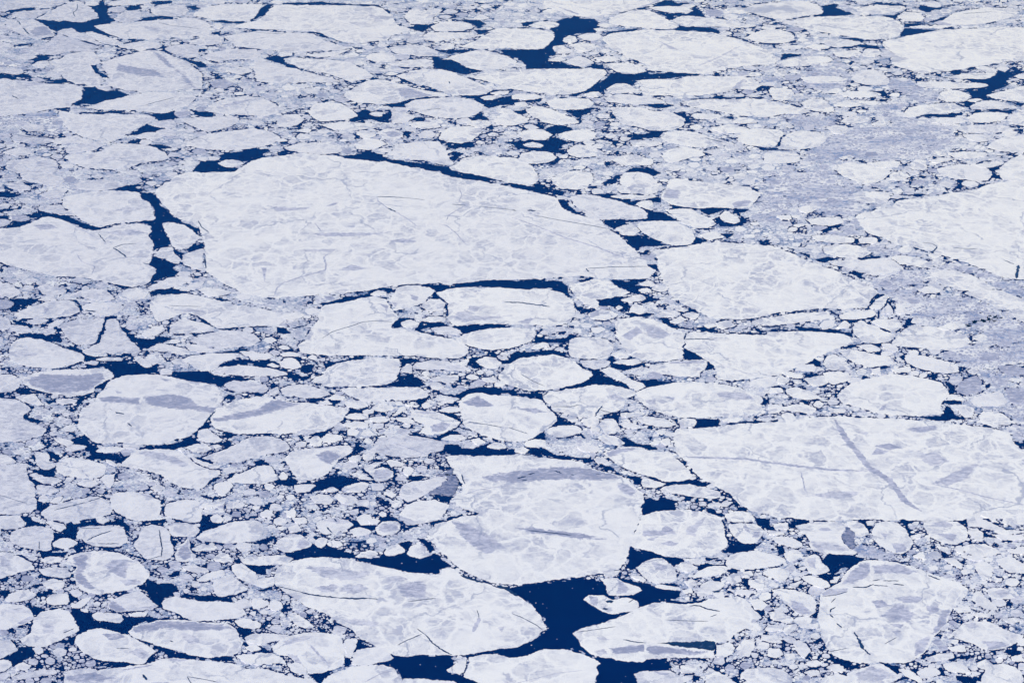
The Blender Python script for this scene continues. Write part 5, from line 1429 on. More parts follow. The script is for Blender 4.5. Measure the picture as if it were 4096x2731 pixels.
F flat strip floe directly under the helmet shaped floe|131,68 140,67 155,70 150,72 135,70
F small round floe in the mosaic, between the helmet floe and the ticked floe|158,64 168,63 170,67 162,69
F smooth small floe left of a tall dark gap, mosaic right of centre low|197,60 203,56 210,58 211,64 203,66 197,63
F small oval floe right of a tall dark gap, mosaic right of centre low|217,64 225,61 232,65 230,71 220,69
F long small floe above the great tapering floe's hump|198,71 215,71 224,73 218,77 205,75
F -|210,57 218,54 222,58 215,61
F tiny grey floe at the great tapering floe's right hump|218,81 228,80 235,85 230,90 222,88
F shell shaped floe with two grey fans, right of the big round grey swirled floe|198,12 205,10.5 225,11 232,17 230,22 222,29 213,29 205,24 200,18
B 212,12 217,14 219,20 214,17
B 222,18 228,18 227,23 221,23
F flat grey topped floe right above the shell shaped floe|195,2 205,-1 218,0 223,5 222,9 205,9.5 197,8
F long pale floe below the shell shaped floe and its black pool|196,46 200,39 212,36 228,36 240,38 250,42 252,46 245,49 235,51 220,53 200,52
F grey and white floe at the tail of the long black slot|187,122 200,119 205,124 203,130 195,134 188,133
F crumpled grey floe right of the great tapering floe's tail|206,124 213,117 223,117 223,125 218,133 207,131
W -2,69 22,65 50,63 60,60 75,63 85,65 86,72 90,79 80,76 68,78 65,80 75,88 92,94 108,93 95,97 80,102 65,107 55,111 60,118 70,129 75,131 68,130 55,125 45,125 28,125 20,131 -2,133 -5,130 -2,125 10,123 25,114 33,107 30,100 25,90 15,82 -2,74
W 97,77 110,76 120,72 112,68 100,63 95,61 105,61 112,63 122,65 131,67 140,70 155,72 155,77 145,80 155,82 175,82 160,84 138,82 125,84 116,89 117,84 108,80
W 105,31 115,35 130,38 142,42 150,43 157,43 160,46 155,46 150,50 148,50 142,44 130,42 118,47 112,52 105,50 108,42 106,36
W 78,133 100,136 118,138 125,134 140,134 145,138 147,143 140,145 125,145 113,147 114,155 118,161 75,161 78,150 78,143 82,139
W 110,18 114,12 118,5 120,0 117,8 115,15
W 195,10 197,9 198,25
W 192,36 200,31 200,28 208,27 215,29 225,28 230,27 222,35 210,36 202,38
W 223,5 237,6 237,13 228,13 225,10
W 200,10 225,10 220,11
W 175,42 190,41 180,45
W 171,48 185,49 195,49 175,54 170,53
W 199,53 205,52 207,56 200,57
W 183,60 195,58 190,63 195,66 187,63
W 212,61 217,62 217,69 212,65
W 136,66 150,65 155,68 145,70
W 225,89 232,90 233,96 228,94
W 229,101 235,101 235,104
W 230,111 235,108 234,114
W 165,152 172,150 172,155 165,156
W 182,141 190,146 198,149 186,146
W 87,54 93,52 100,51 95,54
T 3 3
F great oval mottled pan with a jagged black crack, lower right|47,80 48,75 53,71 60,67 66,64 68,58 75,52 82,47 88,44 95,43.5 105,44 120,46 135,50 150,56 165,61 178,66 185,71 183,76 176,83 170,88 167,95 165,103 158,110 152,116 149,122 145,128 138,134 125,139 105,138 90,139 75,137 60,132 53,124 48,112 46,100 46,88
B 69,66 75,55 85,47 92,46 95,52 90,60 78,66
B 96,50 110,47 125,49 138,55 125,57 110,56 98,57
B 103,95 118,84 124,84 135,94 130,101 115,99
B 117,79 130,76 142,78 138,83 125,83
B 144,86 155,86 158,91 148,94
B 135,120 150,112 145,128 135,132
B 48,71 75,69 70,75 50,77
B 160,90 168,88 163,102 155,112 150,112 156,100
B 95,82 105,80 112,86 100,88
B 112,103 125,103 122,107
B 113,109 122,109 118,113
B 53,62 60,61 55,64
C 1.2 79,110 82,115
C 1.9 82,115 85,121 88,126
C 1.1 88,126 94,131
C .9 62,87 57,90 57,92
C .9 57,94 60,97
C .9 63,102 68,106
C 1 78,69 90,69 97,66
C .7 97,67 110,68
C .7 96,63 103,62
C .6 106,63 120,63
C .7 115,66 125,67
C .9 147,58 158,62
C .6 50,77.5 62,76 73,73
C .6 62,79 58,83
C .4 57,128 72,125
C .4 107,121 118,115
F angular floe with a grey base wedge, just below the enormous banded pan's left corner|25,12 40,9 60,8 70,10 71,14 68,22 70,28 75,33 82,36 80,39 65,39 52,38 42,36 37,28 33,20 28,16
B 38,26 55,28 68,31 75,35 50,36 42,33
B 45,15 55,14 60,17 50,18
V dark brown thin ice triangle between the angular floe and its small neighbour|68,22 72,14 78,18 79,25 80,32 77,34 71,29
F small floe right of the dark brown thin ice triangle|72,9 80,8 88,11 92,16 93,21 85,23 79,22 75,15
F pear shaped floe with bright veins, under the enormous banded pan|95,17 99,10 110,8 120,10 125,14 130,22 134,28 130,35 122,39 112,36 102,31 95,24
B 112,28 125,29 128,36 118,37
B 103,19 110,20 108,25
F round egg floe with soft grey bands, under the enormous banded pan at right|142,9 160,7 175,9 182,14 184,20 182,26 172,30 160,28 150,24 145,18
B 150,10 162,8 172,13 158,14
B 155,20 175,20 170,27
F small pale floe right of the round egg floe's dark lead|182,6 195,5 210,12 217,15 205,17 190,14 183,12
F small wedge floe right beside the round egg floe's flank|184,16 192,15 198,20 197,27 190,26 184,20
F white floe at the right edge under the enormous banded pan's right end|213,10 218,4 242,0 242,10 225,13
F -|195,3 205,3 212,10 205,8
F pale leaf floe in brash below the round egg floe, far right|175,33 188,29 200,29 215,37 203,41 188,40
F -|213,16 230,17 234,19 220,21 210,19
F flat floe at the right edge between dark dashes, below the banded pan|205,20 235,22 242,26 215,26
F smooth lens floe left of the angular grey wedged floe|3,25 8,22 20,23 30,27 32,31 25,34 12,30
F small floe with a dark bite, lower left of the smooth lens floe|14,38 20,35 28,35 33,40 28,43 20,46 15,42
F pale floe in brash below the long pale floe and above the hump, right|0,52 10,51 20,54 19,60 12,65 5,61 -5,57
F grey fronted floe on the left bank of the square black pool, right|34,42 42,38 48,41 50,46 55,50 57,54 50,57 40,57 35,52 33,47
B 35,42 44,42 44,52 37,50
F bright lens floe below the left arm of the square black pool, right|30,60 38,58 50,61 56,65 57,69 48,70 38,66
F -|20,66 30,63 28,68 21,70
F -|60,60 66,59 65,62 61,62
F -|57,63 64,62 63,65 58,65
F smooth greyish floe left of the great oval mottled pan|3,72 10,70 25,71 40,76 45,82 44,92 38,96 28,94 20,88 12,80
B 20,80 32,84 40,93 30,95 22,89
F pale floe lower left of the smooth greyish floe, right of the tapering floe|0,92 10,91 20,95 24,98 22,102 12,101 2,98
F small mottled floe left of the great oval mottled pan's waist|15,105 26,103 25,108 18,113 15,110
F -|28,104 45,103 46,106 33,107
F -|0,104 10,104 14,107 5,110 -3,108
F small floe in the brash right of the great tapering floe's tail|-6,113 0,113 8,114 13,120 5,120 -6,118
F upright greyish floe in brash, left below the great oval mottled pan|22,120 28,117 36,121 40,128 33,134 25,127
F -|0,126 10,125 14,131 8,134 0,132
F small bright floe above a curved black lead, below the great oval mottled pan's left|35,138 45,136 50,139 45,142 38,142
F small grey floe left of the black patch under the great oval mottled pan|57,141 66,140 72,146 60,147
F grey rippled floe below the great oval mottled pan's foot|72,150 82,144 95,140 105,139 113,144 120,149 123,151 115,156 100,160 80,156
B 80,148 95,142 105,142 115,150 100,156 82,154
F pale floe cut by the bottom edge left of the grey rippled floe|50,152 65,148 80,152 85,162 50,162
F pale floe right of the black wedge under the great oval mottled pan|136,147 145,142 155,143 159,148 150,152 140,153
F slim floe between the grey rippled floe and its pale right neighbour|120,144 130,145 140,152 142,157 130,153
F round white floe in brash, lower right, above a black streak at the bottom|160,140 172,137 180,140 187,147 178,148 165,146
F rounded mottled floe in the bottom right corner|196,150 200,143 212,139 225,141 234,148 235,156 215,160 196,158
F white floe at the lower right flank of the great oval mottled pan|144,134 155,130 170,129 171,134 160,137 148,138
F large mottled floe at the right, right of the great oval mottled pan|170,113 172,108 180,101 188,99 205,101 220,108 235,112 235,115 225,122 215,126 200,127 190,122 175,117
B 196,118 215,119 222,122 205,127
B 180,103 190,101 195,106 185,107
F pointed grey topped floe right of the great oval mottled pan's corner|186,80 190,73 196,73 203,80 210,86 212,90 200,90 192,85
F smooth oval floe with a grey middle, right, above the large mottled floe|199,72 208,69 222,70 231,76 222,80 205,80
B 207,73 217,71 224,76 214,78
F tall smooth greyish floe in the far right brash|190,47 200,45 208,52 205,60 198,63 192,56
F broad pale floe near the right edge, right of the tall greyish floe|211,43 220,40 230,44 241,52 241,57 222,56 213,50
F small floe cut by the right edge above the broad pale floe|220,35 242,30 242,38 225,38
F small grey floe above the great oval mottled pan's crest, right|133,40 140,37 146,38 143,43 135,42
F small round floe over a dark spot, above the great oval mottled pan|147,37 155,36 160,41 155,44 148,41
F pale floe in the brash up and right of the great oval mottled pan|161,43 170,42 179,48 178,52 168,48
F -|178,41 190,40 200,43 190,45
F -|155,31 165,33 167,37 158,35
F -|172,32 178,31 180,38 174,37
F -|131,22 140,20 140,24 133,25
F -|203,61 215,61 214,64 205,63
F small pale floe by the great oval pan's right flank, over a black spot|170,88 185,87 187,92 175,93
F -|215,99 225,97 235,99 225,103
F -|189,92 205,93 203,97 190,96
F -|165,124 180,122 182,128 170,128
F -|223,133 232,131 235,137 226,137
F -|210,131 220,132 218,135 212,134
F -|33,147 45,145 48,149 40,151
F -|5,11 18,10 19,16 8,16
F -|90,9 97,8 97,12 91,12
F -|0,17 12,18 15,21 2,21
W -2,9 4,13 7,17 -2,17
W 18,10 25,8 38,8 35,11 22,11
W 55,7 65,6 62,8
W 72,6 88,7 90,10 80,8
W 90,12 97,12 94,19 92,16
W 118,7 128,6 138,8 125,10
W 126,14 130,14 132,20 129,22
W 158,6 170,7 182,5 181,11 172,9
W 187,4 195,2 193,5 197,8 192,7
W 197,4 210,8 205,6
W 205,0 220,-1 215,2
W 10,20 18,20 15,22
W 183,15 190,15 197,19 210,24 200,23
W 207,15 230,15 220,17
W 217,25 224,25 222,28
W 8,34 14,33 15,39 10,39
W 15,42 18,46 16,45
W 25,44 32,43 30,46
W 50,43 55,38 70,39 80,40 85,42 82,48 75,51 65,52 60,57 68,55 64,62 60,69 55,69 55,63 43,59 48,58 57,56 55,50
W 122,44 130,46 125,47
W 152,44 160,44 157,46
W 172,30 180,29 178,32
W -2,50 14,49 5,52
W 178,81 184,80 184,82
W 38,96 46,93 45,98
W 24,100 28,101 28,103 23,101
W -2,102 8,102 5,104
W 37,107 43,107 40,109
W 187,88 194,90 190,92
W 14,126 18,127 15,129
W 33,131 38,126 37,132 42,136 33,135
W 60,138 66,136 80,141 82,144 76,145 68,143
W 108,139 120,140 122,146 118,148 110,143
W 121,138 130,138 126,140
W 130,146 138,144 136,148
W 108,157 120,153 125,151 128,153 115,157
W 138,134 145,130 150,131 143,134
W 164,137 172,134 170,130 175,133 178,130 185,132 182,134 172,136
W 218,130 225,127 232,128 235,133 225,131
W 158,143 160,150 166,150 162,148
W 171,150 185,151 193,154 190,158 178,156 172,152
W 203,137 208,139 205,140
W 226,146 237,150 237,154
W 221,103 232,108 225,106
W 220,96 230,96 225,98
W 30,146 40,142 53,141 45,144 35,147
G grey rubble field along the right flank of the great oval mottled pan|168,95 175,93 172,108 165,116 160,122 150,125 156,112 164,106
G fine grey rubble right of the square black pool, lower right|85,28 95,30 110,38 120,42 150,52 175,60 188,66 178,66 160,60 130,48 105,43 85,41 80,36
T 0 3
F floe cut by the left edge above the boot shaped dark lead, lower left|-6,4 5,3 18,3 23,9 23,13 15,16 0,16 -6,14
F domed floe with a short hairline crack, lower left, beside a dark squarish pool|8,24 10,18 20,14 30,13 45,14 50,17 50,22 48,27 48,34 42,36 30,34 18,32 10,27
C .5 36,27 36,34
B 22,17 32,15 42,17 35,21 25,20
F small teardrop floe between two arms of the boot shaped dark lead|42,9 48,8 58,11 61,15 55,18 47,13
F pale oval floe right of the domed floe with the hairline crack|48,28 55,24 65,24 72,28 68,32 58,34 49,32
F stripe scratched floe with a diagonal grey gash, lower left|70,24 72,16 80,13 95,12 110,12 115,16 117,22 117,28 110,32 95,32 85,31 78,28 75,25
C .8 80,26 90,21 103,17
C .6 90,29 110,29
C .4 75,15 92,15
F tall floe split by a vertical black crack, lower left|123,27 128,20 130,14 140,11 150,13 156,18 157,25 160,32 158,41 150,45 140,44 133,43 128,38 123,32
C .8 146,16 147,22 149,33 148,41
C .4 135,44 148,40
F pale floe to the right of the vertically cracked floe's head|155,12 165,9 180,12 184,16 180,22 170,23 158,22
F flat bottomed mottled floe above the vertically cracked floe|150,0 153,-8 170,-12 183,-10 187,-3 186,3 184,9 175,10 160,6 152,4
F small rounded floe right of the dark column lead, lower left|193,5 200,2 206,7 203,10 195,9
F -|88,6 95,5 101,8 95,11 89,9
F -|66,9 72,8 74,10 68,11
F grey tooth shaped floe right of the vertically cracked floe|160,40 163,32 170,26 174,24 175,32 177,37 181,40 178,44 170,46 162,45
D 162,40 166,32 173,26 174,34 177,42 170,44
F large smooth oval floe right of the dark column lead, lower left of centre|180,24 188,17 200,13 215,8 230,7 240,9 243,16 240,22 235,26 225,28 210,29 195,28 185,27
F small lens floe right of the grey tooth shaped floe's point|176,34 185,30 198,31 200,34 190,36 180,36
F small bright dome floe in brash, right of the grey tooth shaped floe|196,42 202,37 210,39 215,45 205,47 198,45
F pale round floe with a dark crescent at its right, lower left of centre|212,50 216,47 225,48 235,55 238,60 232,64 222,63 216,58
F pentagon shaped pale floe below the pale round crescent floe|195,66 196,62 205,60 213,58 220,63 228,68 227,72 215,76 203,78 197,75
F small flat oval floe in the brash above the heart shaped black pool|167,50 180,49 190,52 192,55 180,56 170,53
F slanted pale floe above and left of the pentagon shaped floe|180,62 190,56 205,53 207,58 195,62 185,64
F big floe with two rough grey fields, left of the heart shaped black pool|61,43 65,39 80,36 95,35 110,37 120,42 128,45 133,50 138,54 137,60 132,66 120,71 105,74 90,76 80,74 70,68 68,62 66,55 70,50 63,47
D 67,42 80,38 80,48 76,55 80,62 88,72 75,68 68,60 70,50
B 95,50 105,43 118,43 118,55 115,62 105,56
B 110,62 128,62 130,66 115,68
F mottled pan cut by the left edge, lower left|-6,37 10,37 22,42 30,48 32,53 20,55 5,60 -6,62
B 0,40 10,44 8,52 0,50
F smooth capsule floe with a black cap at its right tip, lower left|35,53 45,50 60,51 66,56 64,60 50,60 40,58
F small pale capsule floe under the wide dark puddle, lower left|37,44 45,41 58,42 55,46 42,47
F pale bowl shaped floe below the smooth capsule floe|38,64 50,61 60,64 58,70 50,72 42,69
F mottled oval floe near the left edge above the grey smeared edge floe|4,80 8,75 20,71 30,73 34,76 28,80 15,83 5,82
F small speckled block floe left of the big two field floe's foot|42,80 48,75 62,75 64,80 62,85 50,86 43,84
F -|65,72 72,71 76,76 70,78 66,76
F slanting pale floe above the tall black pool, lower left|65,86 75,80 84,78 80,84 75,88 67,88
F -|74,89 80,89 81,92 75,91
F grey smeared floe cut by the left edge, lower left|-6,86 10,84 22,85 30,92 32,98 25,102 10,107 -6,106
B 5,90 20,87 28,92 10,93
B 15,102 28,95 30,98 20,104
F large lumpy floe with bright ridges, left bank of the tall black pool, lower left|17,117 28,110 30,98 38,91 50,89 62,90 67,95 71,103 73,109 65,113 55,118 40,124 25,123
C .5 58,111 68,107
B 38,102 50,104 50,112 40,110
B 30,112 38,115 32,120
F boat shaped floe surrounded by the black forked lead, lower left|84,95 88,92 100,92 112,94 114,99 110,102 100,101 88,99
F small flat floe right of the boat shaped floe|118,93 136,92 133,96 122,96
F wedge floe with a dark grey left half, below the heart shaped black pool|98,88 102,80 110,77 115,75 128,72 132,74 138,80 146,86 140,89 125,91 110,92
D 99,88 103,81 110,85 118,91 108,92
B 125,88 145,85 140,89
F broad smooth floe right of the heart shaped black pool's point|148,84 152,79 160,77 175,80 190,82 205,82 218,84 225,90 227,94 220,97 205,99 190,100 178,100 168,97 160,92 150,89
F long floe with a rough grey upper rim, bottom left quarter|117,110 122,105 130,102 145,99 160,98 175,99 190,101 205,101 213,104 218,108 220,114 224,119 222,126 215,131 200,133 190,134 178,132 160,127 145,123 130,118 122,115
D 119,107 130,103 145,99.5 172,100.5 190,102 212,104 214,107 180,109 150,107 125,111
B 165,110 180,113 185,120 175,122 168,116
C 1 156,118 159,119
F small pale floe right of the long rough rimmed floe's top|215,100 225,97 240,102 238,107 228,107 218,104
F small mottled floe right of the little black funnel, beside the long rough rimmed floe|225,115 235,111 242,116 240,122 228,120
F large arrowhead floe with a grey corner, bottom left, under the forked lead|68,118 70,113 80,108 92,106 105,109 117,112 128,118 140,124 144,128 140,131 135,137 128,140 115,138 100,137 85,134 75,128 70,122
B 117,128 130,124 138,131 132,135
B 95,112 110,111 115,115 100,118
C .5 107,125 118,125
F pale floe at the left edge above the black hooked pool, bottom left|-6,118 10,118 15,123 17,127 8,131 0,135 -6,135
F small floe at the left edge below the black hooked pool, bottom left|-6,136 8,136 11,141 5,146 -6,146
F small oval floe right of the black hooked pool's foot, bottom left|14,141 22,138 29,141 25,145 16,145
F -|30,125 38,124 40,129 33,130
F wide floe with a black slit cut by the bottom edge, bottom left|86,150 92,144 110,142 135,139 150,134 165,134 185,136 205,138 215,139 235,145 250,150 252,162 100,162
C 2 131,149 135,154
C .5 172,151 180,152 200,156
C .6 172,151 176,158
R 1.8 112,145 125,143 140,140
B 155,134 175,135 170,137 158,137
B 138,156 155,156 155,160 138,160
F floe with a large dark grey spearhead, cut by the bottom edge, bottom left|58,146 75,143 88,144 98,150 112,152 100,160 60,162
D 60,150 75,148 88,147 96,150 108,152 90,156 62,156
F long crumpled floe in the bottom left corner brash|10,152 20,148 35,145 50,144 53,148 45,150 30,152 15,155
F -|-6,150 5,147 10,150 5,155 -6,156
F small pale floe near the bottom, right of the long rough rimmed floe's black tail|216,132 230,130 240,133 240,140 225,139
F -|225,124 235,122 240,126 230,128
W 17,4 24,5 35,9 45,11 40,13 30,12 20,15 24,10
W -2,1 10,1 5,3
W 35,2 43,3 38,5
W 59,10 72,8 85,8 90,9 100,10 110,6 113,5 115,9 120,14 116,19 113,13 100,12 80,13 72,14 71,20 70,24 58,24 48,28 50,18 58,19 62,14
W 130,10 140,7 152,6 155,9 150,11 140,10
W 148,14 157,16 152,17
W 153,20 160,20 158,24 154,25
W 155,26 165,27 160,33
W 185,3 193,5 192,9 200,12 213,8 205,12 190,14 183,21 178,22 184,15
W 174,28 177,30 176,35 180,37 174,35
W 72,29 78,30 75,32
W 117,21 123,22 122,25
W 92,32 110,31 105,35 95,35
W 35,37 48,36 63,36 60,41 45,41 38,41
W 115,37 125,39 135,45 128,43
W 155,57 167,53 165,58 157,60
W 220,28 237,27 230,29
W 190,50 196,53 191,56
W 216,44 220,45 218,47
W 228,49 237,50 237,56
W -2,62 8,60 5,64
W 38,59 62,60 69,55 66,60 50,62
W 28,67 38,66 32,69
W 33,77 45,71 50,72 40,77
W 64,76 70,80 66,83 64,80
W -2,75 12,71 5,76
W 127,69 138,63 145,65 158,65 165,70 160,76 152,79 149,85 145,84 138,76 133,72
W 162,76 175,76 190,76 210,78 215,82 195,81 175,79
W 24,85 32,86 40,90 35,93 32,94
W 45,87 65,88 50,89
W 65,90 75,89 84,93 85,99 95,102 110,103 114,99 120,97 133,96 140,96 150,98 135,100 122,105 117,112 105,109 90,106 82,108 73,111 72,104 69,96
W 165,98 172,99 168,99
W 191,101 195,98 198,101
W 202,99 215,99 210,101
W 217,107 230,107 232,110 225,118 222,112
W 224,119 230,122 235,125 226,124
W 8,117 17,119 15,121
W 15,126 18,123 34,124 30,132 22,135 18,140 12,142 8,136 -2,135 10,131
W 28,143 38,139 35,143
W 53,143 62,140 58,145
W 53,119 68,116 60,119
W 124,115 130,118 128,119
W 143,125 150,125 160,129 180,133 178,134 158,133
W 182,133 195,134 205,132 215,132 214,137 200,137
W 86,136 98,135 95,137
W 90,142 100,138 112,138 125,140 110,141
W 130,140 137,133 143,133 140,138
W 224,141 232,140 228,142
"""
things = []; waters = []
cur = None; ox = oy = 0.0
def parse(s):
    return np.array([[float(c) for c in q.split(',')] for q in s.split()])
for line in SURVEY.strip().split('\n'):
    c = line[0]; rest = line[2:]
    if c == 'T':
        i, j = rest.split(); ox, oy = int(i) * 235.1, int(j) * 156.78
    elif c in 'FYVG':
        lab, pts = rest.rsplit('|', 1); cur = dict(kind=c, label=lab, P=parse(pts) + (ox, oy), parts=[]); things.append(cur)
    elif c == 'W': waters.append(parse(rest) + (ox, oy))
    elif c in 'BKD': cur['parts'].append((c, 0, parse(rest) + (ox, oy)))
    elif c in 'RC':
        w, pts = rest.split(' ', 1); cur['parts'].append((c, float(w), parse(pts) + (ox, oy)))
def to_ab(P): return np.stack([P[:, 0], v2b(P[:, 1])], 1)

def vnoise(a, b, scale, seed):
    # smooth random field on a lattice, 0..1
    r = np.random.default_rng(seed).random((256, 256))
    x = np.asarray(a) / scale + 1000; y = np.asarray(b) / scale + 1000
    i = np.floor(x).astype(int); j = np.floor(y).astype(int); u = x - i; v = y - j
    u = u * u * (3 - 2 * u); v = v * v * (3 - 2 * v); i0, i1, j0, j1 = i % 256, (i + 1) % 256, j % 256, (j + 1) % 256
    return (r[i0, j0] * (1 - u) + r[i1, j0] * u) * (1 - v) + (r[i0, j1] * (1 - u) + r[i1, j1] * u) * v
def fnoise(a, b, scale, seed, oct=4, g=0.55):
    t = 0; n = 0
    for o in range(oct): t = t + vnoise(a, b, scale / 2 ** o, seed + o) * g ** o; n += g ** o
    return t / n
# occupancy masks over the survey plane
SC = 2.0; MU, MV = 90, 45
GW, GH = int((UW + 2 * MU) * SC), int((VH + MV + 60) * SC)
def fill(mask, P):
    x = (P[:, 0] + MU) * SC; y = (P[:, 1] + MV) * SC
    x0, x1 = max(0, int(x.min())), min(GW - 1, int(x.max()) + 1); y0, y1 = max(0, int(y.min())), min(GH - 1, int(y.max()) + 1)
    if x1 <= x0 or y1 <= y0: return
    gx, gy = np.meshgrid(np.arange(x0, x1 + 1) + .5, np.arange(y0, y1 + 1) + .5)
    ins = np.zeros(gx.shape, bool); n = len(x)
    for i in range(n):
        j = i - 1
        if y[i] == y[j]: continue
        c = ((y[i] > gy) != (y[j] > gy)) & (gx < (x[j] - x[i]) * (gy - y[i]) / (y[j] - y[i]) + x[i])
        ins ^= c
    mask[y0:y1 + 1, x0:x1 + 1] |= ins
ice = np.zeros((GH, GW), bool); wat = np.zeros((GH, GW), bool); slu = np.zeros((GH, GW), bool)
for P in waters: fill(wat, P)

fl = [t for t in things if t['kind'] in 'FY']
for t in things:
    if t['kind'] == 'G': fill(slu, t['P']); continue
    fill(ice, t['P'])
    q = t['P'].copy(); q[:, 0] = np.clip(q[:, 0], 0, UW); q[:, 1] = np.clip(q[:, 1], 0, VH)
    t['px'] = abs(area(q))
fl.sort(key=lambda t: -t['px'])
def grow(m, n):
    m = m.copy()
    for _ in range(n):
        q = m.copy(); q[1:] |= m[:-1]; q[:-1] |= m[1:]; q[:, 1:] |= m[:, :-1]; q[:, :-1] |= m[:, 1:]; m = q
    return m
wat_wide = grow(wat, 3); ice_wide = grow(ice, 1)
single = set(id(t) for t in [t for t in fl if t['label'] != '-'][:300])

def left_vignette(u, v):     # window vignette painted into the floe tone, strongest at upper left
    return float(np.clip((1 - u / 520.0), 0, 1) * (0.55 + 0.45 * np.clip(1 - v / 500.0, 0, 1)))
def inside(P, x, y):
    r = np.zeros(x.shape, bool); px, py = P[:, 0], P[:, 1]
    for i in range(len(P)):
        j = i - 1
        if py[i] != py[j]: r ^= ((py[i] > y) != (py[j] > y)) & (x < (px[j] - px[i]) * (y - py[i]) / (py[j] - py[i]) + px[i])
    return r
def patch_mesh(Q, O, z, c):
    """fine quad sheet over a bare patch; attribute fade runs from 0 outside its rim to 1 inside"""
    Q = np.asarray(Q); h = max(0.8, min(2.0, math.sqrt(abs(area(Q))) / 14))
    xs = np.arange(Q[:, 0].min() - 2.5, Q[:, 0].max() + 2.5 + h, h); ys = np.arange(Q[:, 1].min() - 2.5, Q[:, 1].max() + 2.5 + h, h)
    gx, gy = np.meshgrid(xs, ys); sd = np.full(gx.shape, 1e9)
    for i in range(len(Q)):
        A, D = Q[i], Q[(i + 1) % len(Q)] - Q[i]
        tt = np.clip(((gx - A[0]) * D[0] + (gy - A[1]) * D[1]) / (D @ D + 1e-9), 0, 1)
        sd = np.minimum(sd, np.hypot(gx - A[0] - tt * D[0], gy - A[1] - tt * D[1]))
    sd = np.where(inside(Q, gx, gy), sd, -sd)
    soft = max(1.8, min(7.0, math.sqrt(abs(area(Q))) * 0.30))
    fade = np.clip(0.45 + sd / soft, 0, 1)
    ok = (sd > -0.46 * soft - h) & inside(O, gx, gy)
    q = ok[:-1, :-1] & ok[1:, :-1] & ok[:-1, 1:] & ok[1:, 1:]
    if not q.any(): return None
    ny, nx = gx.shape; idx = np.arange(ny * nx).reshape(ny, nx)
    F = np.stack([idx[:-1, :-1][q], idx[1:, :-1][q], idx[1:, 1:][q], idx[:-1, 1:][q]], 1)
    used = np.unique(F); re = np.zeros(ny * nx, int); re[used] = np.arange(len(used)); F = re[F]
    W = ab_world(np.stack([gx.ravel()[used], gy.ravel()[used]], 1))
    me = bpy.data.meshes.new('bare_patch')
    me.from_pydata([(x - c[0], y - c[1], z) for x, y in W], [], [tuple(f) for f in F.tolist()]); me.update()
    me.attributes.new('fade', 'FLOAT', 'POINT').data.foreach_set('value', fade.ravel()[used].astype(np.float32))
    return me
rest_slabs = []           # (outline ab, tone)
GROUP = 'ice floes drifting in the broken pack'
for r, t in enumerate(fl):
    A = to_ab(t['P'])
    O = rough_outline(A, step=1.2 if t['px'] > 60 else 1.0, inset=0.60 if t['px'] > 120 else 0.15)
    W = ab_world(O); cx, cy = W.mean(0)
    cu = t['P'].mean(0)
    top = 1.2 + 7.5 * r / len(fl)
    tone = (0.62 if t['kind'] == 'Y' else 0.0)
    calm = 0.25 if t['px'] > 1500 else 1.0
    base = calm * abs(random.gauss(0.0, 0.06)) + 0.28 * left_vignette(*cu)  # random tone of the floe plus the painted vignette
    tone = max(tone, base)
    if id(t) not in single:
        rest_slabs.append((O, tone, top)); continue
    me = slab_mesh('ice_floe', W, top, -0.8, (cx, cy, 0))
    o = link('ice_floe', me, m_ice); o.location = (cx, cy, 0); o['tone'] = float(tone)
    tag(o, t['label'], 'ice floe', GROUP)
    for pi, (c, w, Q) in enumerate(t['parts']):
        Qa = to_ab(Q)
        if c in 'BD':
            pm = patch_mesh(Qa, O, top + 0.12 + 0.06 * pi, (cx, cy))
            if pm is None: continue
            po = link('bare_patch', pm, m_patch, o); po['tone'] = float(tone); po['own'] = random.uniform(0.30, 0.56) if c == 'B' else 0.78
        elif c == 'R':
            Wp = ab_world(ribbon(Qa, w * 1.15))
            link('refrozen_lead', slab_mesh('refrozen_lead', Wp, top + 0.9 + 0.03 * pi, top - 0.5, (cx, cy, 0)), m_river, o)
        elif c == 'C':
            Wp = ab_world(ribbon(Qa, w * 1.3))
            link('crack', slab_mesh('crack', Wp, top + 1.6 + 0.03 * pi, top - 0.5, (cx, cy, 0)), m_crack, o)
        elif c == 'K':
            Wp = ab_world(rough_outline(Qa, step=1.2))
            link('open_slot', slab_mesh('open_slot', Wp, top + 1.6 + 0.03 * pi, top - 0.5, (cx, cy, 0)), m_crack, o)
def hit(mask, a, b):
    x = ((a + MU) * SC).astype(int); y = ((b2v(b) + MV) * SC).astype(int)
    ok = (x >= 0) & (y >= 0) & (x < GW) & (y < GH); out = np.zeros(x.shape, bool)
    out[ok] = mask[y[ok], x[ok]]; return out
A0, A1, B0, B1 = -85.0, UW + 85, float(v2b(-40)), float(v2b(VH + 50))
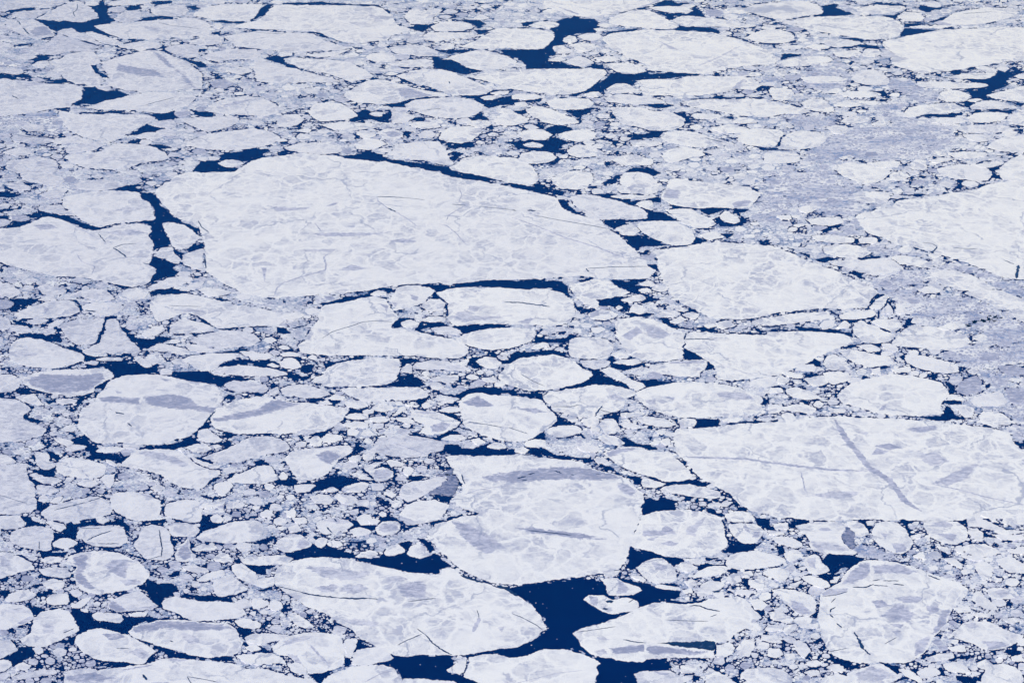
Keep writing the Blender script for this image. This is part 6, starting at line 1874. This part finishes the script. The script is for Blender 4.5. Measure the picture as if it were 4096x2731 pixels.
def ragged_sheet(name, test, a0, a1, b0, b1, h, z, mat, bottom=None):
    """sheet of fine ice: a jittered net of small facets kept where test(a, b) holds"""
    xs = np.arange(a0, a1 + h, h); ys = np.arange(b0, b1 + h, h); gx, gy = np.meshgrid(xs, ys)
    q = test(gx[:-1, :-1] + h / 2, gy[:-1, :-1] + h / 2)
    jx = gx + rng.uniform(-.42, .42, gx.shape) * h; jy = gy + rng.uniform(-.42, .42, gx.shape) * h
    ny, nx = gx.shape; idx = np.arange(ny * nx).reshape(ny, nx)
    F = np.stack([idx[:-1, :-1][q], idx[1:, :-1][q], idx[1:, 1:][q], idx[:-1, 1:][q]], 1)
    used = np.unique(F); re = np.zeros(ny * nx, int); re[used] = np.arange(len(used)); F = re[F]
    X, Y = to_world(jx.ravel()[used], b2v(jy.ravel()[used])); cx, cy = float(X.mean()), float(Y.mean())
    V = np.stack([X - cx, Y - cy, np.full(len(X), z)], 1)
    me = bpy.data.meshes.new(name)
    me.vertices.add(len(V)); me.vertices.foreach_set('co', V.astype(np.float32).ravel())
    me.loops.add(F.size); me.loops.foreach_set('vertex_index', F.astype(np.int32).ravel())
    me.polygons.add(len(F)); me.polygons.foreach_set('loop_start', (np.arange(len(F)) * 4).astype(np.int32))
    me.update(calc_edges=True)
    me.polygons.foreach_set('use_smooth', np.zeros(len(F), bool))
    o = link(name, me, mat); o.location = (cx, cy, 0); print(name, len(F)); return o
for t in things:
    if t['kind'] != 'G': continue
    mk = np.zeros((GH, GW), bool); fill(mk, t['P']); Q = to_ab(t['P'])
    def tg(a, b):
        wa = (fnoise(a, b, 14, 50, 4, .7) - .5) * 34; wb = (fnoise(a, b, 14, 70, 4, .7) - .5) * 34
        return hit(mk, a + wa, b + wb) & (fnoise(a, b, 9, 90, 3, .7) > 0.26)
    o = ragged_sheet('slush_field', tg, Q[:, 0].min() - 12, Q[:, 0].max() + 12, Q[:, 1].min() - 12, Q[:, 1].max() + 12, 1.1, 0.36, m_slush)
    tag(o, t['label'], 'slush', kind='stuff')
core = ~grow(~ice, 5)
def tm(a, b):
    n = fnoise(a, b, 11, 7, 4, .7); big = fnoise(a, b, 70, 20, 2)
    thr = 0.40 + 0.22 * (big - 0.5) + 0.085 * np.clip(b2v(b) / VH, 0, 1)
    wa = (vnoise(a, b, 5, 31) - .5) * 3; wb = (vnoise(a, b, 5, 32) - .5) * 3
    rim = hit(rimz, a, b)
    return ~hit(core, a, b) & ~hit(wat, a + wa, b + wb) & (n > thr + 0.105 * rim)
rimz = grow(ice, 3)
tag(ragged_sheet('slush_ice', tm, A0, A1, B0, B1, 0.9, 0.18, m_matrix), 'pale crushed ice and slush filling the seams between the floes', 'slush', kind='stuff')
for t in things:
    if t['kind'] != 'V': continue
    W = ab_world(rough_outline(to_ab(t['P']), step=1.5, amp=0.2)); cx, cy = W.mean(0)
    o = link('thin_ice_sheet', slab_mesh('thin_ice_sheet', W, 9.3, -0.4, (cx, cy, 0)), m_brown)
    o.location = (cx, cy, 0)
    tag(o, t['label'], 'thin ice')

# ---------------------------------------------------------------- brash: fragments filling every gap of the pack
cell = 4.0; grid = {}
sa, sb, sr = [], [], []
def lowf(a, b, s, ph):   # cheap smooth random field
    return (np.sin(a / s + ph) * np.cos(b / (s * 1.3) - ph * 1.7) + np.sin((a + b) / (s * 0.61) + 2 * ph) * 0.7 + np.cos((a - 1.4 * b) / (s * 0.37) + ph) * 0.5) / 2.2
levels = [(16, 900, 1), (10, 2500, 1), (6.5, 5000, 0), (4.6, 4500, 0), (3.3, 7000, 0), (2.2, 16000, 0), (1.5, 60000, 0), (1.0, 130000, 0), (0.7, 160000, 0)]
for r0, tries, outside in levels:
    a = rng.uniform(A0, A1, tries); b = rng.uniform(B0, B1, tries)
    v = b2v(b)
    free = ~hit(ice_wide, a, b) & ~hit(wat_wide, a, b)
    inframe = (a > -r0) & (a < UW + r0) & (v > -r0) & (v < VH + r0)
    if outside: free &= ~inframe
    if not outside and r0 > 2.5:      # larger fragments must fit the free room
        for th in np.linspace(0, 2 * math.pi, 9)[:-1]:
            free &= ~(hit(ice, a + r0 * .75 * math.cos(th), b + r0 * .75 * math.sin(th)))
            free &= ~(hit(wat, a + r0 * .75 * math.cos(th), b + r0 * .75 * math.sin(th)))
    if r0 < 0.9: free &= lowf(a, b, 47, 1.0) > -0.1
    if r0 > 1.8 and not outside: free &= ~(hit(slu, a, b) & (rng.random(tries) < 0.85))
    a, b = a[free], b[free]; rr = r0 * rng.uniform(0.82, 1.2, len(a))
    for x, y, r in zip(a.tolist(), b.tolist(), rr.tolist()):
        R = int((r + 6) / cell) + 1 if r < 8 else int((r + 18) / cell) + 1
        gx, gy = int(x // cell), int(y // cell); ok = True
        for i in range(gx - R, gx + R + 1):
            for j in range(gy - R, gy + R + 1):
                for (px, py, pr) in grid.get((i, j), ()):
                    d = (px - x) ** 2 + (py - y) ** 2
                    if d < (0.93 * (r + pr)) ** 2: ok = False; break
                if not ok: break
            if not ok: break
        if ok:
            grid.setdefault((gx, gy), []).append((x, y, r)); sa.append(x); sb.append(y); sr.append(r)
sa, sb, sr = np.array(sa), np.array(sb), np.array(sr); N = len(sa)
print('brash seeds', N)
kd = kdtree.KDTree(N)
for i in range(N): kd.insert((sa[i], sb[i], 0), i)
kd.balance()
K = 22; nb = np.zeros((N, K), int)
for i in range(N):
    q = [h[1] for h in kd.find_n((sa[i], sb[i], 0), K + 1) if h[1] != i][:K]
    nb[i] = q + [q[-1]] * (K - len(q))
M = 7
th = (np.arange(M)[None, :] + rng.uniform(-0.42, 0.42, (N, M))) * (2 * math.pi / M) + rng.uniform(0, 6.28, (N, 1))
dx = sa[nb] - sa[:, None]; dy = sb[nb] - sb[:, None]; d2 = dx * dx + dy * dy
pw = (d2 + sr[:, None] ** 2 - sr[nb] ** 2) / 2
pw = np.maximum(pw, 0.12 * d2)
rad = np.repeat((sr * rng.uniform(1.35, 1.9, N))[:, None], M, 1)
ux, uy = np.cos(th), np.sin(th)
for j in range(K):
    dot = dx[:, j:j + 1] * ux + dy[:, j:j + 1] * uy
    with np.errstate(divide='ignore'):
        lim = np.where(dot > 1e-3, pw[:, j:j + 1] / np.maximum(dot, 1e-3), 1e9)
    rad = np.minimum(rad, lim)
gap = (0.02 + 0.10 * rng.random((N, 1)) + 0.16 * rng.random((N, M)) ** 2) * np.clip(0.45 + 0.65 * b2v(sb)[:, None] / VH, 0.45, 1.1)
rad = np.maximum(rad * rng.uniform(0.84, 1.0, (N, M)) - gap, 0.25 * rad)
dens = lowf(sa, sb, 9, 0.3) * 0.6 + lowf(sa, sb, 31, 1.3) * 0.5
drop = rng.random(N) < np.clip(0.10 + 0.25 * (dens < -0.55) + 0.12 * (dens < -0.2), 0, 1)
drop &= sr < 4
keep = ~drop
PA = sa[:, None] + rad * ux; PB = sb[:, None] + rad * uy
PA, PB = PA[keep], PB[keep]; ka, kb, kr = sa[keep], sb[keep], sr[keep]
n = len(ka)
ingrey = hit(slu, ka, kb)
tonef = np.clip(rng.normal(0.10, 0.10, n), 0, 1)
g = rng.random(n)
tonef = np.where(g < 0.18, rng.uniform(0.25, 0.6, n), tonef)
tonef = np.where(kr < 1.3, tonef + 0.12, tonef)
tonef = np.where(ingrey, np.clip(tonef + rng.uniform(0.25, 0.6, n), 0, 0.9), tonef)
tonef += 0.24 * np.clip(1 - ka / 520.0, 0, 1)  # the left-side vignette put into the brash colour too
X, Y = to_world(PA.ravel(), b2v(PB.ravel()))
topz = np.repeat(rng.uniform(0.45, 1.0, n), M)
V = np.concatenate([np.stack([X, Y, topz], 1), np.stack([X, Y, np.full(n * M, -0.3)], 1)])
# faces: tops (M-gons, order reversed because b runs towards the camera), sides
idx = np.arange(n * M).reshape(n, M)
tops = idx[:, ::-1]
nx_ = np.roll(idx, -1, 1)
sides = np.stack([idx, nx_, nx_ + n * M, idx + n * M], 2).reshape(-1, 4)
loops = [tops.ravel(), sides.ravel()]
starts = [np.arange(n) * M, n * M + np.arange(len(sides)) * 4]
vlist = [V]; tf = [tonef, np.repeat(tonef, M)]
nv = len(V); nl = n * M + len(sides) * 4
for O, tone, top in rest_slabs:          # the smaller floes of the pack
    W = ab_world(O); m = len(W)
    if area(W) < 0: W = W[::-1]
    vlist.append(np.concatenate([np.column_stack([W, np.full(m, top)]), np.column_stack([W, np.full(m, -0.5)])]))
    i = np.arange(m); j = (i + 1) % m
    loops += [i + nv, np.stack([i + nv, i + nv + m, j + nv + m, j + nv], 1).ravel()]
    starts += [np.array([nl]), nl + m + np.arange(m) * 4]
    tf.append(np.full(m + 1, tone)); nl += 5 * m; nv += 2 * m
# finest crumbs lying in the seams, too small to have more than a top
NC = 130000
a = rng.uniform(A0, A1, NC); b = rng.uniform(B0, B1, NC)
d = lowf(a, b, 14, 2.2) * 0.6 + lowf(a, b, 60, 0.7) * 0.6
ok = ~hit(ice, a, b) & ~hit(wat_wide, a, b) & (d + rng.normal(0, .3, NC) > -0.1)
stray = ~hit(ice, a, b) & hit(wat_wide, a, b) & (rng.random(NC) < 0.03)
ok |= stray; a, b = a[ok], b[ok]; nc = len(a)
cr = np.exp(rng.normal(-0.75, 0.35, nc)); t5 = (np.arange(5)[None] + rng.uniform(-.35, .35, (nc, 5))) * (2 * math.pi / 5) + rng.uniform(0, 6.28, (nc, 1))
cr5 = cr[:, None] * rng.uniform(0.6, 1.15, (nc, 5))
X, Y = to_world((a[:, None] + cr5 * np.cos(t5)).ravel(), b2v((b[:, None] + cr5 * np.sin(t5)).ravel()))
vlist.append(np.stack([X, Y, np.repeat(rng.uniform(0.08, 0.42, nc), 5)], 1))
loops.append((np.arange(nc * 5).reshape(nc, 5)[:, ::-1] + nv).ravel()); starts.append(nl + np.arange(nc) * 5)
tf.append(np.clip(rng.uniform(0.1, 0.9, nc), 0, 1)); nl += nc * 5; nv += nc * 5
V = np.concatenate(vlist); L = np.concatenate(loops); S = np.concatenate(starts); T = np.concatenate(tf)
me = bpy.data.meshes.new('brash_ice')
me.vertices.add(len(V)); me.vertices.foreach_set('co', V.astype(np.float32).ravel())
me.loops.add(len(L)); me.loops.foreach_set('vertex_index', L.astype(np.int32))
me.polygons.add(len(S)); me.polygons.foreach_set('loop_start', S.astype(np.int32))
me.update(calc_edges=True); me.validate()
me.polygons.foreach_set('use_smooth', np.zeros(len(me.polygons), bool))
at = me.attributes.new('tone', 'FLOAT', 'FACE')
if len(me.polygons) == len(T): at.data.foreach_set('value', T.astype(np.float32))
else: print('face count differs', len(me.polygons), len(T))
bo = link('brash_ice', me, m_brash)
tag(bo, 'broken white brash ice and small fragments packed between the floes', 'brash ice', kind='stuff')
print('brash pieces', n, 'floes', len(fl), 'single', len(single))

# ---------------------------------------------------------------- the sea and the air
def sheet(name, x0, x1, y0, y1, z, mat):
    m = bpy.data.meshes.new(name); m.from_pydata([(x0, y0, z), (x1, y0, z), (x1, y1, z), (x0, y1, z)], [], [(0, 1, 2, 3)]); m.update()
    return link(name, m, mat)
tag(sheet('water', -150000, 150000, -60000, 240000, 0.0, m_water), kind='structure')
hz = bpy.data.materials.new('haze'); hz.use_nodes = True; hn = hz.node_tree
hn.nodes.clear(); out = hn.nodes.new('ShaderNodeOutputMaterial'); pv = hn.nodes.new('ShaderNodeVolumePrincipled')
pv.inputs['Color'].default_value = (0.02, 0.32, 1.0, 1); pv.inputs['Density'].default_value = HAZE; pv.inputs['Absorption Color'].default_value = (1, 1, 1, 1); pv.inputs['Anisotropy'].default_value = 0.0
hn.links.new(pv.outputs[0], out.inputs['Volume'])
x0, x1, y0, y1, z0, z1 = -151000, 151000, -61000, 241000, -1.0, H + 200
Vh = [(x, y, z) for z in (z0, z1) for x, y in ((x0, y0), (x1, y0), (x1, y1), (x0, y1))]
mh = bpy.data.meshes.new('haze'); mh.from_pydata(Vh, [], [(3, 2, 1, 0), (4, 5, 6, 7), (0, 1, 5, 4), (1, 2, 6, 5), (2, 3, 7, 6), (3, 0, 4, 7)]); mh.update()
tag(link('haze', mh, hz), kind='stuff')
